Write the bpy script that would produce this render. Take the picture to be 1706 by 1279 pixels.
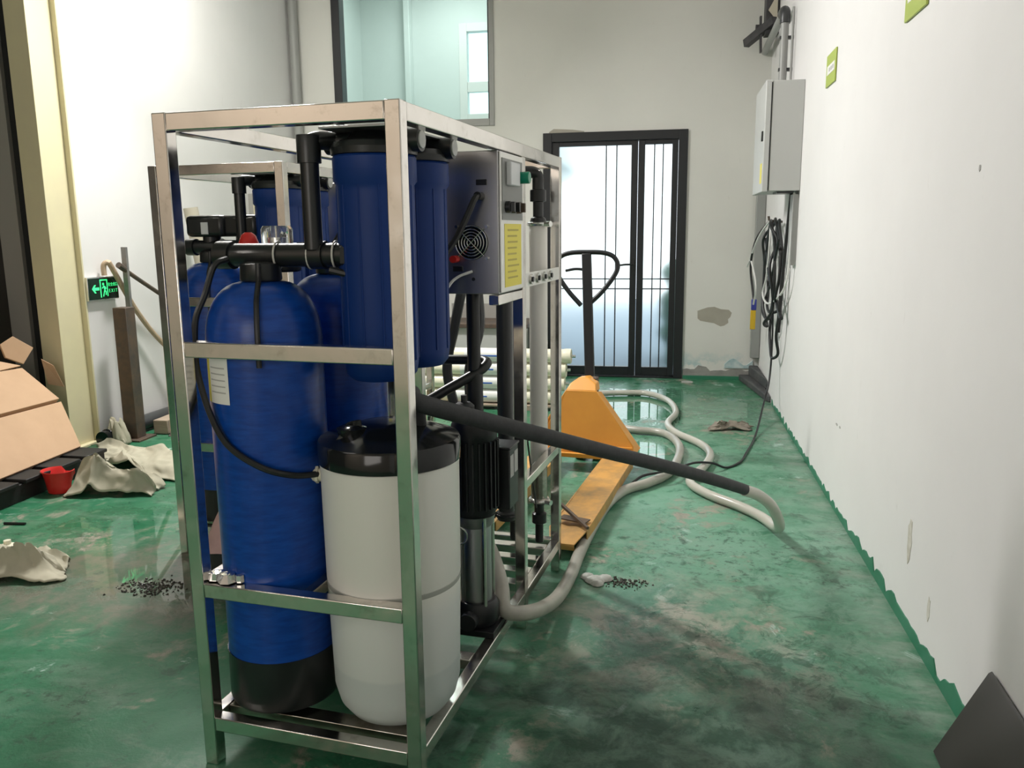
import bpy, bmesh, math, random
from mathutils import Vector, Matrix, Euler, noise

random.seed(7)
S = bpy.context.scene
for o in list(bpy.data.objects):
    bpy.data.objects.remove(o)
COL = S.collection
PI = math.pi

# ------------------------------------------------------------------ camera
cam_d = bpy.data.cameras.new('camera')
cam = bpy.data.objects.new('camera', cam_d)
COL.objects.link(cam)
F, YAW, PITCH, ROLL, HCAM = 1371.7, -.1866, .1827, .0099, 1.27
fw = Vector((math.sin(YAW)*math.cos(PITCH), math.cos(YAW)*math.cos(PITCH), -math.sin(PITCH)))
r0 = Vector((math.cos(YAW), -math.sin(YAW), 0))
d0 = fw.cross(r0)
rr = math.cos(ROLL)*r0 + math.sin(ROLL)*d0
dd = -math.sin(ROLL)*r0 + math.cos(ROLL)*d0
m = Matrix((rr, -dd, -fw)).transposed().to_4x4()
m.translation = (0, 0, HCAM)
cam.matrix_world = m
cam_d.sensor_fit = 'HORIZONTAL'
cam_d.sensor_width = 36
cam_d.lens = 36*F/1706
cam_d.clip_start = .05
S.camera = cam

# ------------------------------------------------------------------ world, lamps, exposure
S.view_settings.view_transform = 'Standard'
S.view_settings.look = 'None'
S.view_settings.gamma = 1
S.view_settings.use_curve_mapping = False
S.view_settings.exposure = 0.0
w = bpy.data.worlds.new('sky'); S.world = w
w.use_nodes = True
bg = w.node_tree.nodes['Background']
bg.inputs['Color'].default_value = (.86, .94, 1, 1)
bg.inputs['Strength'].default_value = 2.2


def area(name, loc, sx, sy, power, col=(1, .97, .92), target=None):
    l = bpy.data.lights.new(name, 'AREA')
    l.shape = 'RECTANGLE'; l.size = sx; l.size_y = sy
    l.energy = power; l.color = col
    o = bpy.data.objects.new(name, l); COL.objects.link(o)
    o.location = loc
    if target is not None:
        o.rotation_euler = (Vector(target)-Vector(loc)).to_track_quat('-Z', 'Y').to_euler()
    return o


area('ceiling_or_fill_lamp', (-2.4, 4.7, 3.3), .2, .9, 140, (1, .97, .945), (.25, 2.4, .3))
area('ceiling_or_fill_lamp', (-2.7, 4.75, 3.5), .2, 1.0, 62, (1, .97, .89), (-3.3, 4.8, 1.6))  # second lamp added beside the main one to wash the left wall
area('ceiling_or_fill_lamp', (-4.1, -.7, 3.5), 2.2, .3, 75, (1, .95, .89), (-4.1, -2.6, 1.3))  # unseen fill lamp, added to brighten the wall mirrored in the steel
area('front_fill', (-1.2, -2.5, 1.75), 1.9, 1.7, 32, (1, .95, .9), (-1.0, 2, 1.1))  # added fill light behind the camera; the wall there has no opening
area('office_lamp', (-2.3, 8.6, 4.05), .8, .8, 25, (1, .99, .98))

# ------------------------------------------------------------------ materials


def mat(name, col=(.5, .5, .5), rough=.5, metal=0.0, **kw):
    mt = bpy.data.materials.new(name); mt.use_nodes = True
    b = mt.node_tree.nodes['Principled BSDF']
    b.inputs['Base Color'].default_value = (*col, 1)
    b.inputs['Roughness'].default_value = rough
    b.inputs['Metallic'].default_value = metal
    for k, v in kw.items():
        b.inputs[k].default_value = v
    return mt


def N(mt, typ, **kw):
    n = mt.node_tree.nodes.new(typ)
    for k, v in kw.items():
        if k in n.inputs:
            n.inputs[k].default_value = v
        else:
            setattr(n, k, v)
    return n


def L(mt, a, b):
    mt.node_tree.links.new(a, b)


def coords(mt, kind='Object', scale=(1, 1, 1)):
    tc = N(mt, 'ShaderNodeTexCoord')
    mp = N(mt, 'ShaderNodeMapping')
    mp.inputs['Scale'].default_value = scale
    L(mt, tc.outputs[kind], mp.inputs['Vector'])
    return mp.outputs['Vector']


def nz(mt, vec, scale, detail=6, rough=.6, dist=0):
    n = N(mt, 'ShaderNodeTexNoise')
    n.inputs['Scale'].default_value = scale
    n.inputs['Detail'].default_value = detail
    n.inputs['Roughness'].default_value = rough
    n.inputs['Distortion'].default_value = dist
    if vec is not None:
        L(mt, vec, n.inputs['Vector'])
    return n.outputs['Fac']


def ramp(mt, fac, stops):
    r = N(mt, 'ShaderNodeValToRGB')
    e = r.color_ramp.elements
    while len(e) < len(stops):
        e.new(.5)
    for k, (p, c) in zip(e, stops):
        k.position = p
        k.color = (c, c, c, 1) if not hasattr(c, '__len__') else (*c, 1)
    L(mt, fac, r.inputs['Fac'])
    return r.outputs['Color']


def mixc(mt, fac, a, b):
    n = N(mt, 'ShaderNodeMix', data_type='RGBA')
    if hasattr(fac, 'is_linked'):
        L(mt, fac, n.inputs[0])
    else:
        n.inputs[0].default_value = fac
    for s, i in ((a, 6), (b, 7)):
        if hasattr(s, 'is_linked'):
            L(mt, s, n.inputs[i])
        else:
            n.inputs[i].default_value = (*s, 1)
    return n.outputs[2]


def mathn(mt, op, a, b=None, clamp=False):
    n = N(mt, 'ShaderNodeMath', operation=op, use_clamp=clamp)
    for i, s in enumerate((a, b)):
        if s is None:
            continue
        if hasattr(s, 'is_linked'):
            L(mt, s, n.inputs[i])
        else:
            n.inputs[i].default_value = s
    return n.outputs[0]


def bump(mt, h, strength=.2, dist=.01):
    n = N(mt, 'ShaderNodeBump')
    n.inputs['Strength'].default_value = strength
    n.inputs['Distance'].default_value = dist
    L(mt, h, n.inputs['Height'])
    L(mt, n.outputs['Normal'], mt.node_tree.nodes['Principled BSDF'].inputs['Normal'])


def P(mt):
    return mt.node_tree.nodes['Principled BSDF'].inputs


def speck(name, c1, c2, scale=8, rough=.5, metal=0, bmp=0, stops=(.35, .65), bscale=None, vscale=(1, 1, 1), **kw):
    mt = mat(name, c1, rough, metal, **kw)
    v = coords(mt, 'Object', vscale)
    f = nz(mt, v, scale)
    L(mt, mixc(mt, ramp(mt, f, [(stops[0], 0), (stops[1], 1)]), c1, c2), P(mt)['Base Color'])
    if bmp:
        bump(mt, nz(mt, v, bscale or scale*3), bmp, .004)
    return mt


M = {}
# floor: worn green epoxy with bare patches and puddles
mt = M['floor'] = mat('floor_paint', (.05, .2, .1), .35)
v = coords(mt)
big = nz(mt, v, .55, 5, .62, .4)
mid = nz(mt, v, 2.2, 8, .66, .6)
fine = nz(mt, v, 9, 10, .72, .3)
vf = nz(mt, v, 42, 6, .7)
sep = N(mt, 'ShaderNodeSeparateXYZ'); L(mt, v, sep.inputs[0])


def blob(cx, cy, rx, ry, soft=.35):
    a = mathn(mt, 'DIVIDE', mathn(mt, 'SUBTRACT', sep.outputs[0], cx), rx)
    b = mathn(mt, 'DIVIDE', mathn(mt, 'SUBTRACT', sep.outputs[1], cy), ry)
    d = mathn(mt, 'SQRT', mathn(mt, 'ADD', mathn(mt, 'MULTIPLY', a, a), mathn(mt, 'MULTIPLY', b, b)))
    d = mathn(mt, 'ADD', d, mathn(mt, 'MULTIPLY', mathn(mt, 'SUBTRACT', mid, .5), 2.2))
    d = mathn(mt, 'ADD', d, mathn(mt, 'MULTIPLY', mathn(mt, 'SUBTRACT', fine, .5), 1.0))
    return ramp(mt, d, [(1-soft, 1), (1.0, 0)])


def off(x, y, sc=(1, 1, 1)):
    q = N(mt, 'ShaderNodeMapping'); q.inputs['Location'].default_value = (x, y, 0); q.inputs['Scale'].default_value = sc
    L(mt, v, q.inputs['Vector'])
    return q.outputs['Vector']


o1, o2, o3 = off(3.1, 7.7), off(-5.2, 1.9), off(9.4, -2.2, (.6, 1.5, 1))
base = mixc(mt, ramp(mt, mid, [(.34, 0), (.68, 1)]), (.018, .135, .062), (.045, .205, .108))
# paler, greyer green zone on the right
pale_zone = blob(.15, 3.6, .95, 3.2, .8)
base = mixc(mt, mathn(mt, 'MULTIPLY', pale_zone, .75), base, mixc(mt, ramp(mt, nz(mt, o3, 1.6, 8, .65), [(.35, 0), (.65, 1)]), (.16, .36, .245), (.225, .41, .31)))
base = mixc(mt, mathn(mt, 'MULTIPLY', ramp(mt, nz(mt, o3, 5, 9, .7, .5), [(.48, 0), (.72, 1)]), .4), base, (.27, .34, .29))
# greener spots where the paint is intact
base = mixc(mt, mathn(mt, 'MULTIPLY', ramp(mt, nz(mt, o2, 7, 8, .75, .6), [(.54, 0), (.63, 1)]), .7), base, (.02, .15, .075))
# bare concrete blotches
wear = mathn(mt, 'MULTIPLY', ramp(mt, mid, [(.54, 0), (.62, 1)]), ramp(mt, fine, [(.47, 0), (.55, 1)]))
base = mixc(mt, mathn(mt, 'MULTIPLY', wear, .8), base, (.36, .3, .255))
# pale paint flakes
fl = nz(mt, o1, 3.6, 10, .76, .5)
base = mixc(mt, mathn(mt, 'MULTIPLY', ramp(mt, fl, [(.61, 0), (.66, 1)]), .8), base, (.42, .56, .51))
# dark grime: clusters of small marks
cl = mathn(mt, 'MULTIPLY', ramp(mt, nz(mt, o1, 1.7, 4, .6), [(.47, 0), (.6, 1)]), ramp(mt, nz(mt, o2, 21, 9, .78, .2), [(.53, 0), (.6, 1)]))
base = mixc(mt, mathn(mt, 'MULTIPLY', cl, .75), base, (.02, .055, .035))
base = mixc(mt, mathn(mt, 'MULTIPLY', ramp(mt, nz(mt, o1, 6.5, 8, .7, .8), [(.58, 0), (.66, 1)]), .6), base, (.02, .06, .035))
base = mixc(mt, mathn(mt, 'MULTIPLY', ramp(mt, vf, [(.68, 0), (.73, 1)]), .7), base, (.55, .57, .52))
# mud, scuffed zones and painted shadow around the machine
mud = mathn(mt, 'MULTIPLY', blob(-1.95, 2.6, .7, .5, .6), .85)
base = mixc(mt, mud, base, mixc(mt, ramp(mt, fine, [(.4, 0), (.62, 1)]), (.2, .185, .15), (.085, .15, .10)))
mud2 = mathn(mt, 'MULTIPLY', blob(.0, 2.45, .6, .6, .7), .75)
base = mixc(mt, mud2, base, mixc(mt, ramp(mt, nz(mt, o2, 5, 9, .75, .4), [(.44, 0), (.56, 1)]), (.40, .345, .3), (.07, .19, .13)))
mot = mathn(mt, 'MULTIPLY', blob(.3, 2.35, .55, .6, .7), ramp(mt, nz(mt, o2, 11, 9, .75, .7), [(.5, 0), (.57, 1)]))
base = mixc(mt, mathn(mt, 'MULTIPLY', mot, .7), base, (.012, .075, .04))
floor_shadow = mathn(mt, 'MULTIPLY', blob(.02, 1.85, .75, .62, .6), .85)  # machine's cast shadow deepened in the floor colour, with dark mottling
base = mixc(mt, floor_shadow, base, mixc(mt, ramp(mt, nz(mt, o1, 8, 9, .75, .4), [(.45, 0), (.58, 1)]), (.010, .032, .019), (.07, .12, .09)))
# dusty strip along the foot of the right wall
ed = ramp(mt, mathn(mt, 'ADD', sep.outputs[0], mathn(mt, 'MULTIPLY', mathn(mt, 'SUBTRACT', mid, .5), .35)), [(.6, 0), (.72, 1)])
base = mixc(mt, mathn(mt, 'MULTIPLY', mathn(mt, 'MULTIPLY', ed, ramp(mt, nz(mt, o3, 7, 9, .7), [(.4, 0), (.65, 1)])), .7), base, (.30, .35, .30))
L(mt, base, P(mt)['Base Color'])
wet = mathn(mt, 'MAXIMUM', blob(-1.95, 2.98, .75, .5, .2), blob(-.05, 6.0, .85, .8, .3))
wet = mathn(mt, 'MAXIMUM', wet, blob(-.1, 4.7, .4, .35, .3))
wet = mathn(mt, 'MAXIMUM', wet, mathn(mt, 'MULTIPLY', ramp(mt, big, [(.52, 0), (.6, 1)]), .45))
rg = ramp(mt, fine, [(.3, .3), (.7, .52)])
L(mt, mixc(mt, wet, (.25, .25, .25), (.55, .55, .55)), P(mt)['Specular IOR Level'])
L(mt, mixc(mt, wet, rg, (.02, .02, .02)), P(mt)['Roughness'])
hb = mathn(mt, 'MULTIPLY', mathn(mt, 'SUBTRACT', 1.0, wet), mathn(mt, 'ADD', fine, mathn(mt, 'MULTIPLY', vf, .4)))
bump(mt, hb, .22, .01)


def wallmat(name, col, dirt=.0, grad=0):
    mt = mat(name, col, .75)
    v = coords(mt)
    f = nz(mt, v, 1.3, 6, .6)
    c = mixc(mt, ramp(mt, f, [(.3, 0), (.75, 1)]), col, tuple(x*.93 for x in col))
    g = nz(mt, coords(mt, 'Object', (2.2, 2.2, 1)), 5, 8, .7)
    c = mixc(mt, mathn(mt, 'MULTIPLY', ramp(mt, g, [(.66, 0), (.8, 1)]), .4), c, (.42, .4, .37))
    if dirt:
        sp = N(mt, 'ShaderNodeSeparateXYZ'); L(mt, v, sp.inputs[0])
        h = mathn(mt, 'ADD', sp.outputs[2], mathn(mt, 'MULTIPLY', mathn(mt, 'SUBTRACT', nz(mt, v, 5, 9, .7), .5), .6))
        low = ramp(mt, h, [(.05, 1), (.26, 0)])
        pe = ramp(mt, nz(mt, v, 3.4, 8, .7), [(.48, 0), (.55, 1)])
        c = mixc(mt, mathn(mt, 'MULTIPLY', mathn(mt, 'MULTIPLY', low, pe), dirt), c, (.32, .5, .52))
    L(mt, c, P(mt)['Base Color'])
    bump(mt, nz(mt, v, 30, 4), .05, .004)
    return mt


M['wall'] = wallmat('white_plaster', (.74, .735, .70), .75)
M['wall_side'] = wallmat('white_plaster_side', (.80, .79, .785))
M['wall_beige'] = wallmat('beige_plaster', (.72, .6, .5))
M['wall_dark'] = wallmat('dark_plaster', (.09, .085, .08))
M['ceiling'] = wallmat('ceiling_plaster', (.6, .58, .54))
M['office'] = wallmat('office_plaster', (.76, .81, .79))
M['steel'] = mat('polished_stainless', (.78, .75, .71), .14, 1)
mt = M['steel']
v = coords(mt, 'Object', (3, 3, 3))
f = nz(mt, v, 2.2, 5, .6, .5)
L(mt, ramp(mt, f, [(.35, .08), (.7, .26)]), P(mt)['Roughness'])
L(mt, mixc(mt, ramp(mt, nz(mt, v, 7, 8, .7), [(.55, 0), (.75, 1)]), (.74, .71, .67), (.5, .47, .42)), P(mt)['Base Color'])
M['steel_wet'] = speck('dirty_stainless', (.55, .53, .48), (.3, .27, .22), 14, .25, 1, .15)
M['brushed'] = mat('brushed_stainless', (.42, .42, .43), .34, 1)
bump(M['brushed'], nz(M['brushed'], coords(M['brushed'], 'Object', (1, 1, 60)), 8, 4), .08, .002)
M['panel_face'] = mat('satin_stainless_panel', (.72, .72, .69), .42, .8)
mt = M['blue'] = mat('blue_fibreglass', (.008, .06, .36), .3)
v = coords(mt, 'Object', (1, 1, 5))
L(mt, mixc(mt, ramp(mt, nz(mt, v, 16, 5), [(.35, 0), (.65, 1)]), (.002, .04, .25), (.004, .065, .36)), P(mt)['Base Color'])
P(mt)['Specular IOR Level'].default_value = .4
bump(mt, nz(mt, coords(mt, 'Object', (1, 1, 9)), 30, 3), .07, .003)
M['blue_sump'] = mat('blue_plastic', (.003, .03, .17), .5, 0, **{'Specular IOR Level': .3})
M['black'] = mat('black_plastic', (.012, .014, .015), .32)
M['black_gloss'] = mat('glossy_black_plastic', (.008, .01, .011), .12)
M['black_matte'] = mat('black_rubber', (.014, .016, .018), .6)
M['foam'] = speck('black_foam_sleeve', (.022, .023, .026), (.035, .036, .04), 30, .7, 0, .2)
M['motor'] = mat('black_motor_paint', (.008, .009, .011), .4)
M['pvc_grey'] = mat('dark_grey_pvc', (.045, .047, .05), .35)
# translucent white tank with liquid inside
mt = M['brine'] = mat('milky_polyethylene', (.8, .8, .76), .36)
v = coords(mt)
sp = N(mt, 'ShaderNodeSeparateXYZ'); L(mt, v, sp.inputs[0])
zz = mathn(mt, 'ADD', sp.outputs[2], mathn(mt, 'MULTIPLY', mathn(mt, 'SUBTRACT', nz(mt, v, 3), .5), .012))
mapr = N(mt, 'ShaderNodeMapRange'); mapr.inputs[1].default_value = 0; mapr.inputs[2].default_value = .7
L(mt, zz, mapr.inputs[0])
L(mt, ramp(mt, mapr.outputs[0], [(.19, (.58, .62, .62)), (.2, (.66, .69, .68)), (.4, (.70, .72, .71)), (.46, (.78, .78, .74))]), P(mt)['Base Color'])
P(mt)['Subsurface Weight'].default_value = .15
P(mt)['Subsurface Radius'].default_value = (.03, .03, .03)
M['brine_line'] = mat('grey_rib', (.36, .37, .34), .5)
M['cream_plastic'] = mat('cream_plastic', (.78, .75, .6), .4)
M['white_pvc'] = mat('white_pvc', (.8, .78, .73), .3)
mt = M['frp_white'] = mat('cream_fibreglass', (.86, .82, .66), .3)
M['label_blue'] = mat('blue_print', (.03, .12, .5), .4)
M['white'] = mat('white_paper', (.82, .82, .8), .5)
M['yellow'] = mat('yellow_paper', (.82, .72, .1), .55)
M['print'] = mat('faded_print', (.5, .42, .08), .6)
M['grey_print'] = mat('grey_print', (.45, .45, .44), .6)
M['tape'] = mat('white_tie', (.6, .6, .56), .5)
M['red'] = mat('red_plastic', (.65, .03, .025), .3)
M['green_btn'] = mat('green_button', (.0, .24, .14), .2)
M['meter'] = mat('grey_meter', (.62, .64, .66), .3)
M['meter_plate'] = mat('grey_plate', (.22, .23, .22), .45)
M['clear'] = mat('clear_acrylic', (.9, .93, .93), .05, 0, **{'Transmission Weight': .9, 'IOR': 1.25})
M['orange'] = speck('orange_enamel', (.8, .36, .055), (.74, .32, .05), 5, .38, 0, .04)
M['orange_worn'] = speck('worn_orange_enamel', (.62, .33, .09), (.3, .2, .09), 9, .5, 0, .2, stops=(.4, .72))
M['iron'] = speck('rusty_steel', (.1, .085, .075), (.16, .11, .08), 14, .55, .5, .1)
M['iron_dark'] = speck('dark_bracket_steel', (.05, .05, .055), (.09, .085, .09), 12, .5, .4)
M['iron_grey'] = speck('grey_steel', (.2, .2, .2), (.3, .29, .28), 12, .45, .6, .05)
M['door_black'] = mat('black_aluminium', (.009, .011, .014), .42)
mt = M['frosted'] = mat('frosted_glass', (.93, .985, .97), .62, 0, **{'Transmission Weight': 1.0, 'IOR': 1.05})
M['window_glass'] = mat('tinted_glass', (.82, .97, .93), .0, 0, **{'Transmission Weight': 1.0, 'IOR': 1.03})
M['cream_paint'] = speck('cream_column_paint', (.72, .66, .43), (.68, .62, .42), 4, .5, 0, .05)
M['grey_paint'] = mat('grey_door_paint', (.36, .35, .33), .5)
M['kraft'] = speck('kraft_cardboard', (.56, .37, .23), (.50, .33, .2), 3, .75, 0, .05)
M['kraft_edge'] = mat('cardboard_edge', (.2, .13, .08), .8)
M['canvas'] = speck('beige_canvas', (.5, .47, .36), (.40, .38, .29), 6, .85, 0, .12, bscale=60)
M['dark_plastic'] = mat('black_pallet_plastic', (.012, .012, .012), .6)
M['sack'] = speck('dark_sack', (.035, .037, .04), (.07, .068, .065), 5, .6, 0, .3)
M['pink'] = speck('pink_cloth', (.62, .4, .4), (.5, .33, .33), 8, .8, 0, .1)
M['pink_bright'] = mat('bright_pink_cloth', (.85, .1, .16), .6)
M['wood'] = speck('weathered_wood', (.42, .33, .25), (.3, .24, .19), 6, .7, 0, .15, vscale=(1, 1, 8))
M['grey_box'] = mat('grey_enamel', (.52, .53, .52), .42)
M['conduit'] = mat('grey_conduit', (.34, .345, .335), .4)
M['trunk'] = mat('grey_trunking', (.3, .31, .3), .5)
M['sign_green'] = mat('olive_green_sign', (.42, .52, .1), .4)
M['concrete'] = speck('grey_concrete', (.34, .33, .31), (.24, .235, .225), 9, .8, 0, .2)
M['kerb'] = speck('dark_concrete', (.05, .055, .06), (.1, .1, .1), 9, .7, 0, .3)
M['plaster'] = speck('bare_plaster', (.37, .345, .29), (.40, .375, .32), 9, .85, 0, .1)
M['skirt'] = speck('green_skirting_paint', (.02, .17, .09), (.035, .21, .12), 7, .4)
M['hose'] = mat('clear_pvc_hose', (.5, .49, .43), .22, 0, **{'Subsurface Weight': .2, 'Subsurface Radius': (.02, .02, .02)})
M['hose_dirty'] = speck('cloudy_pvc_hose', (.43, .415, .36), (.33, .32, .28), 9, .3)
M['cable'] = mat('black_cable', (.012, .013, .014), .45)
M['cable_white'] = mat('white_cable', (.75, .75, .73), .45)
M['tag_yellow'] = mat('yellow_tag', (.62, .4, .02), .5)
M['tag_blue'] = mat('blue_tape', (.04, .05, .3), .45)
M['slate'] = mat('dark_grey_board', (.052, .05, .046), .55)
M['slate_edge'] = mat('board_edge', (.2, .19, .175), .6)
M['rag'] = speck('dirty_rag', (.32, .28, .23), (.22, .19, .16), 16, .9, 0, .3)
M['foil'] = mat('crumpled_foil', (.75, .75, .75), .2, 1)
M['dirt'] = speck('wet_dirt', (.03, .03, .025), (.07, .065, .05), 30, .5)
M['soap'] = speck('pale_plaster_lump', (.5, .52, .48), (.36, .36, .33), 30, .6, 0, .2)
M['pole_wood'] = speck('wooden_pole', (.5, .38, .26), (.42, .31, .21), 20, .6, vscale=(6, 6, 1))
M['paper_tube'] = mat('buff_paper', (.5, .46, .37), .8)
M['exit_face'] = mat('exit_sign_face', (.004, .02, .01), .2)
mt = M['exit_glow'] = mat('exit_sign_glow', (.05, .9, .3), .5)
P(mt)['Emission Color'].default_value = (.06, 1, .28, 1)
P(mt)['Emission Strength'].default_value = .85
M['metal_white'] = mat('silver_fitting', (.7, .7, .68), .25, 1)
M['paving'] = speck('yard_paving', (.24, .3, .36), (.2, .25, .3), 2, .8)
M['leaf'] = speck('dark_hedge', (.02, .11, .06), (.03, .15, .09), 6, .8)

# ------------------------------------------------------------------ mesh helpers


class MB:
    def __init__(s):
        s.v = []; s.f = []

    def add(s, vs, fs):
        b = len(s.v)
        s.v += [tuple(x) for x in vs]
        s.f += [tuple(i+b for i in f) for f in fs]
        return s

    def box(s, x0, x1, y0, y1, z0, z1, mx=None):
        vs = [Vector((x, y, z)) for z in (z0, z1) for y in (y0, y1) for x in (x0, x1)]
        if mx is not None:
            vs = [mx @ q for q in vs]
        return s.add(vs, [(0, 2, 3, 1), (4, 5, 7, 6), (0, 1, 5, 4), (2, 6, 7, 3), (0, 4, 6, 2), (1, 3, 7, 5)])

    def beam(s, p, q, w, h, up=(0, 0, 1)):
        p, q = Vector(p), Vector(q); d = (q-p)
        ln = d.length; d.normalize(); up = Vector(up)
        if abs(d.dot(up)) > .98:
            up = Vector((0, 1, 0))
        x = d.cross(up).normalized(); u = x.cross(d)
        mx = Matrix((x, d, u)).transposed().to_4x4(); mx.translation = p
        return s.box(-w/2, w/2, 0, ln, -h/2, h/2, mx)

    def ring(s, c, x, y, r, n):
        return [c + x*(r*math.cos(2*PI*i/n)) + y*(r*math.sin(2*PI*i/n)) for i in range(n)]

    def cyl(s, p, q, r, n=20, r2=None, caps=True):
        p, q = Vector(p), Vector(q); d = (q-p).normalized()
        a = Vector((1, 0, 0)) if abs(d.x) < .9 else Vector((0, 1, 0))
        x = d.cross(a).normalized(); y = d.cross(x)
        r2 = r if r2 is None else r2
        vs = s.ring(p, x, y, r, n)+s.ring(q, x, y, r2, n)
        fs = [(i, (i+1) % n, n+(i+1) % n, n+i) for i in range(n)]
        if caps:
            fs += [tuple(range(n-1, -1, -1)), tuple(range(n, 2*n))]
        return s.add(vs, fs)

    def lathe(s, prof, c=(0, 0, 0), n=32, mx=None):
        vs = []; fs = []
        c = Vector(c)
        for r, z in prof:
            for i in range(n):
                q = Vector((max(r, 1e-4)*math.cos(2*PI*i/n), max(r, 1e-4)*math.sin(2*PI*i/n), z))
                if mx is not None:
                    q = mx @ q
                vs.append(c+q)
        k = len(prof)
        for j in range(k-1):
            for i in range(n):
                fs.append((j*n+i, j*n+(i+1) % n, (j+1)*n+(i+1) % n, (j+1)*n+i))
        fs += [tuple(range(n-1, -1, -1)), tuple((k-1)*n+i for i in range(n))]
        return s.add(vs, fs)

    def tube(s, pts, r, n=10, sub=6, closed=False, smooth=True):
        pts = [Vector(p) for p in pts]
        path = []
        if smooth and len(pts) > 2:
            m_ = len(pts)
            segs = m_ if closed else m_-1
            for i in range(segs):
                if closed:
                    a, b, c, d = pts[(i-1) % m_], pts[i], pts[(i+1) % m_], pts[(i+2) % m_]
                else:
                    b, c = pts[i], pts[i+1]
                    a = pts[i-1] if i else b*2-c
                    d = pts[i+2] if i+2 < m_ else c*2-b
                for k in range(sub):
                    t = k/sub
                    path.append(.5*((2*b)+(-a+c)*t+(2*a-5*b+4*c-d)*t*t+(-a+3*b-3*c+d)*t*t*t))
            if not closed:
                path.append(pts[-1])
        else:
            path = pts
        m_ = len(path)
        T = []
        for i in range(m_):
            if closed:
                t = path[(i+1) % m_]-path[i-1]
            else:
                t = path[min(i+1, m_-1)]-path[max(i-1, 0)]
            T.append(t.normalized() if t.length > 1e-9 else Vector((0, 0, 1)))
        a = Vector((0, 0, 1)) if abs(T[0].z) < .9 else Vector((1, 0, 0))
        x = T[0].cross(a).normalized()
        vs = []; fs = []
        for i in range(m_):
            x = (x-T[i]*x.dot(T[i])).normalized()
            y = T[i].cross(x)
            vs += s.ring(path[i], x, y, r, n)
        for j in range(m_ if closed else m_-1):
            k = (j+1) % m_
            for i in range(n):
                fs.append((j*n+i, j*n+(i+1) % n, k*n+(i+1) % n, k*n+i))
        if not closed:
            fs += [tuple(range(n-1, -1, -1)), tuple((m_-1)*n+i for i in range(n))]
        return s.add(vs, fs)

    def torus(s, c, axis, R, r, n=24, k=8):
        c = Vector(c); d = Vector(axis).normalized()
        a = Vector((1, 0, 0)) if abs(d.x) < .9 else Vector((0, 1, 0))
        x = d.cross(a).normalized(); y = d.cross(x)
        return s.tube(s.ring(c, x, y, R, n), r, k, closed=True, smooth=False)

    def prism(s, pts, vec):
        pts = [Vector(p) for p in pts]; vec = Vector(vec); n = len(pts)
        vs = pts+[p+vec for p in pts]
        fs = [tuple(range(n-1, -1, -1)), tuple(range(n, 2*n))]
        fs += [(i, (i+1) % n, n+(i+1) % n, n+i) for i in range(n)]
        return s.add(vs, fs)

    def build(s, name, material, parent=None, bevel=0, angle=35, loc=None, rot=None, flat=False):
        me = bpy.data.meshes.new(name)
        me.from_pydata(s.v, [], s.f)
        bm = bmesh.new(); bm.from_mesh(me)
        bmesh.ops.recalc_face_normals(bm, faces=bm.faces)
        bm.to_mesh(me); bm.free()
        o = bpy.data.objects.new(name, me); COL.objects.link(o)
        me.materials.append(material)
        if not flat:
            me.shade_smooth()
            me.set_sharp_from_angle(angle=math.radians(angle))
        if bevel:
            b = o.modifiers.new('bevel', 'BEVEL'); b.width = bevel; b.segments = 2
            b.limit_method = 'ANGLE'; b.angle_limit = math.radians(40); b.harden_normals = False
        if parent is not None:
            o.parent = parent
        if loc is not None:
            o.location = loc
        if rot is not None:
            o.rotation_euler = rot
        return o


def tag(o, label, cat, group=None):
    o['label'] = label; o['category'] = cat
    if group:
        o['group'] = group
    return o


def thing(name, label, cat, loc=(0, 0, 0), rz=0, group=None):
    o = bpy.data.objects.new(name, None); COL.objects.link(o)
    o.empty_display_size = .1
    o.location = loc; o.rotation_euler = (0, 0, rz)
    return tag(o, label, cat, group)


def struct(o):
    o['kind'] = 'structure'
    return o


def copy_tree(o, parent=None):
    c = o.copy(); COL.objects.link(c)
    if parent is not None:
        c.parent = parent
    for ch in list(o.children):
        copy_tree(ch, c)
    return c


def bx(name, material, x0, x1, y0, y1, z0, z1, parent=None, bevel=0):
    return MB().box(x0, x1, y0, y1, z0, z1).build(name, material, parent, bevel)


# ------------------------------------------------------------------ room
XR, YB, ZC = .78, 7.2163, 4.3


def lwx(y):
    return -3.32+(y-7.2)*.0576


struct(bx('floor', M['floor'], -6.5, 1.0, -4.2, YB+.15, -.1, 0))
struct(bx('ceiling', M['ceiling'], -6.5, 1.0, -4.2, YB+.15, ZC, ZC+.1))
struct(bx('wall_right', M['wall_side'], XR, XR+.15, -4.2, YB, 0, ZC))
struct(bx('wall_front', M['wall_beige'], -6.5, XR, -2.75, -2.6, 0, ZC))
# left wall runs from the column to the back corner, slightly skewed
struct(MB().prism([(lwx(4.456), 4.456, 0), (lwx(YB), YB, 0), (lwx(YB)-.15, YB, 0), (lwx(4.456)-.15, 4.456, 0)], (0, 0, ZC)).build('wall_left', M['wall_side']))
struct(bx('wall_far_left', M['wall_dark'], -6.65, -6.5, -4.2, YB+.15, 0, ZC))
struct(bx('wall_storage', M['wall_dark'], -6.5, lwx(5.6)-.16, 5.6, 5.7, 0, ZC))
# back wall with a door opening and a window opening
DX0, DX1, DZ = -1.07, .142, 2.09
WX0, WX1, WZ0, WZ1 = -2.93, -1.49, 2.17, 3.75
wb = MB()
wb.box(-3.6, WX0, YB, YB+.15, 0, ZC)
wb.box(WX0, WX1, YB, YB+.15, 0, WZ0)
wb.box(WX0, WX1, YB, YB+.15, WZ1, ZC)
wb.box(WX1, DX0, YB, YB+.15, 0, ZC)
wb.box(DX0, DX1, YB, YB+.15, DZ, ZC)
wb.box(DX1, XR+.15, YB, YB+.15, 0, ZC)
wall_back = struct(wb.build('wall_back', M['wall']))
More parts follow.
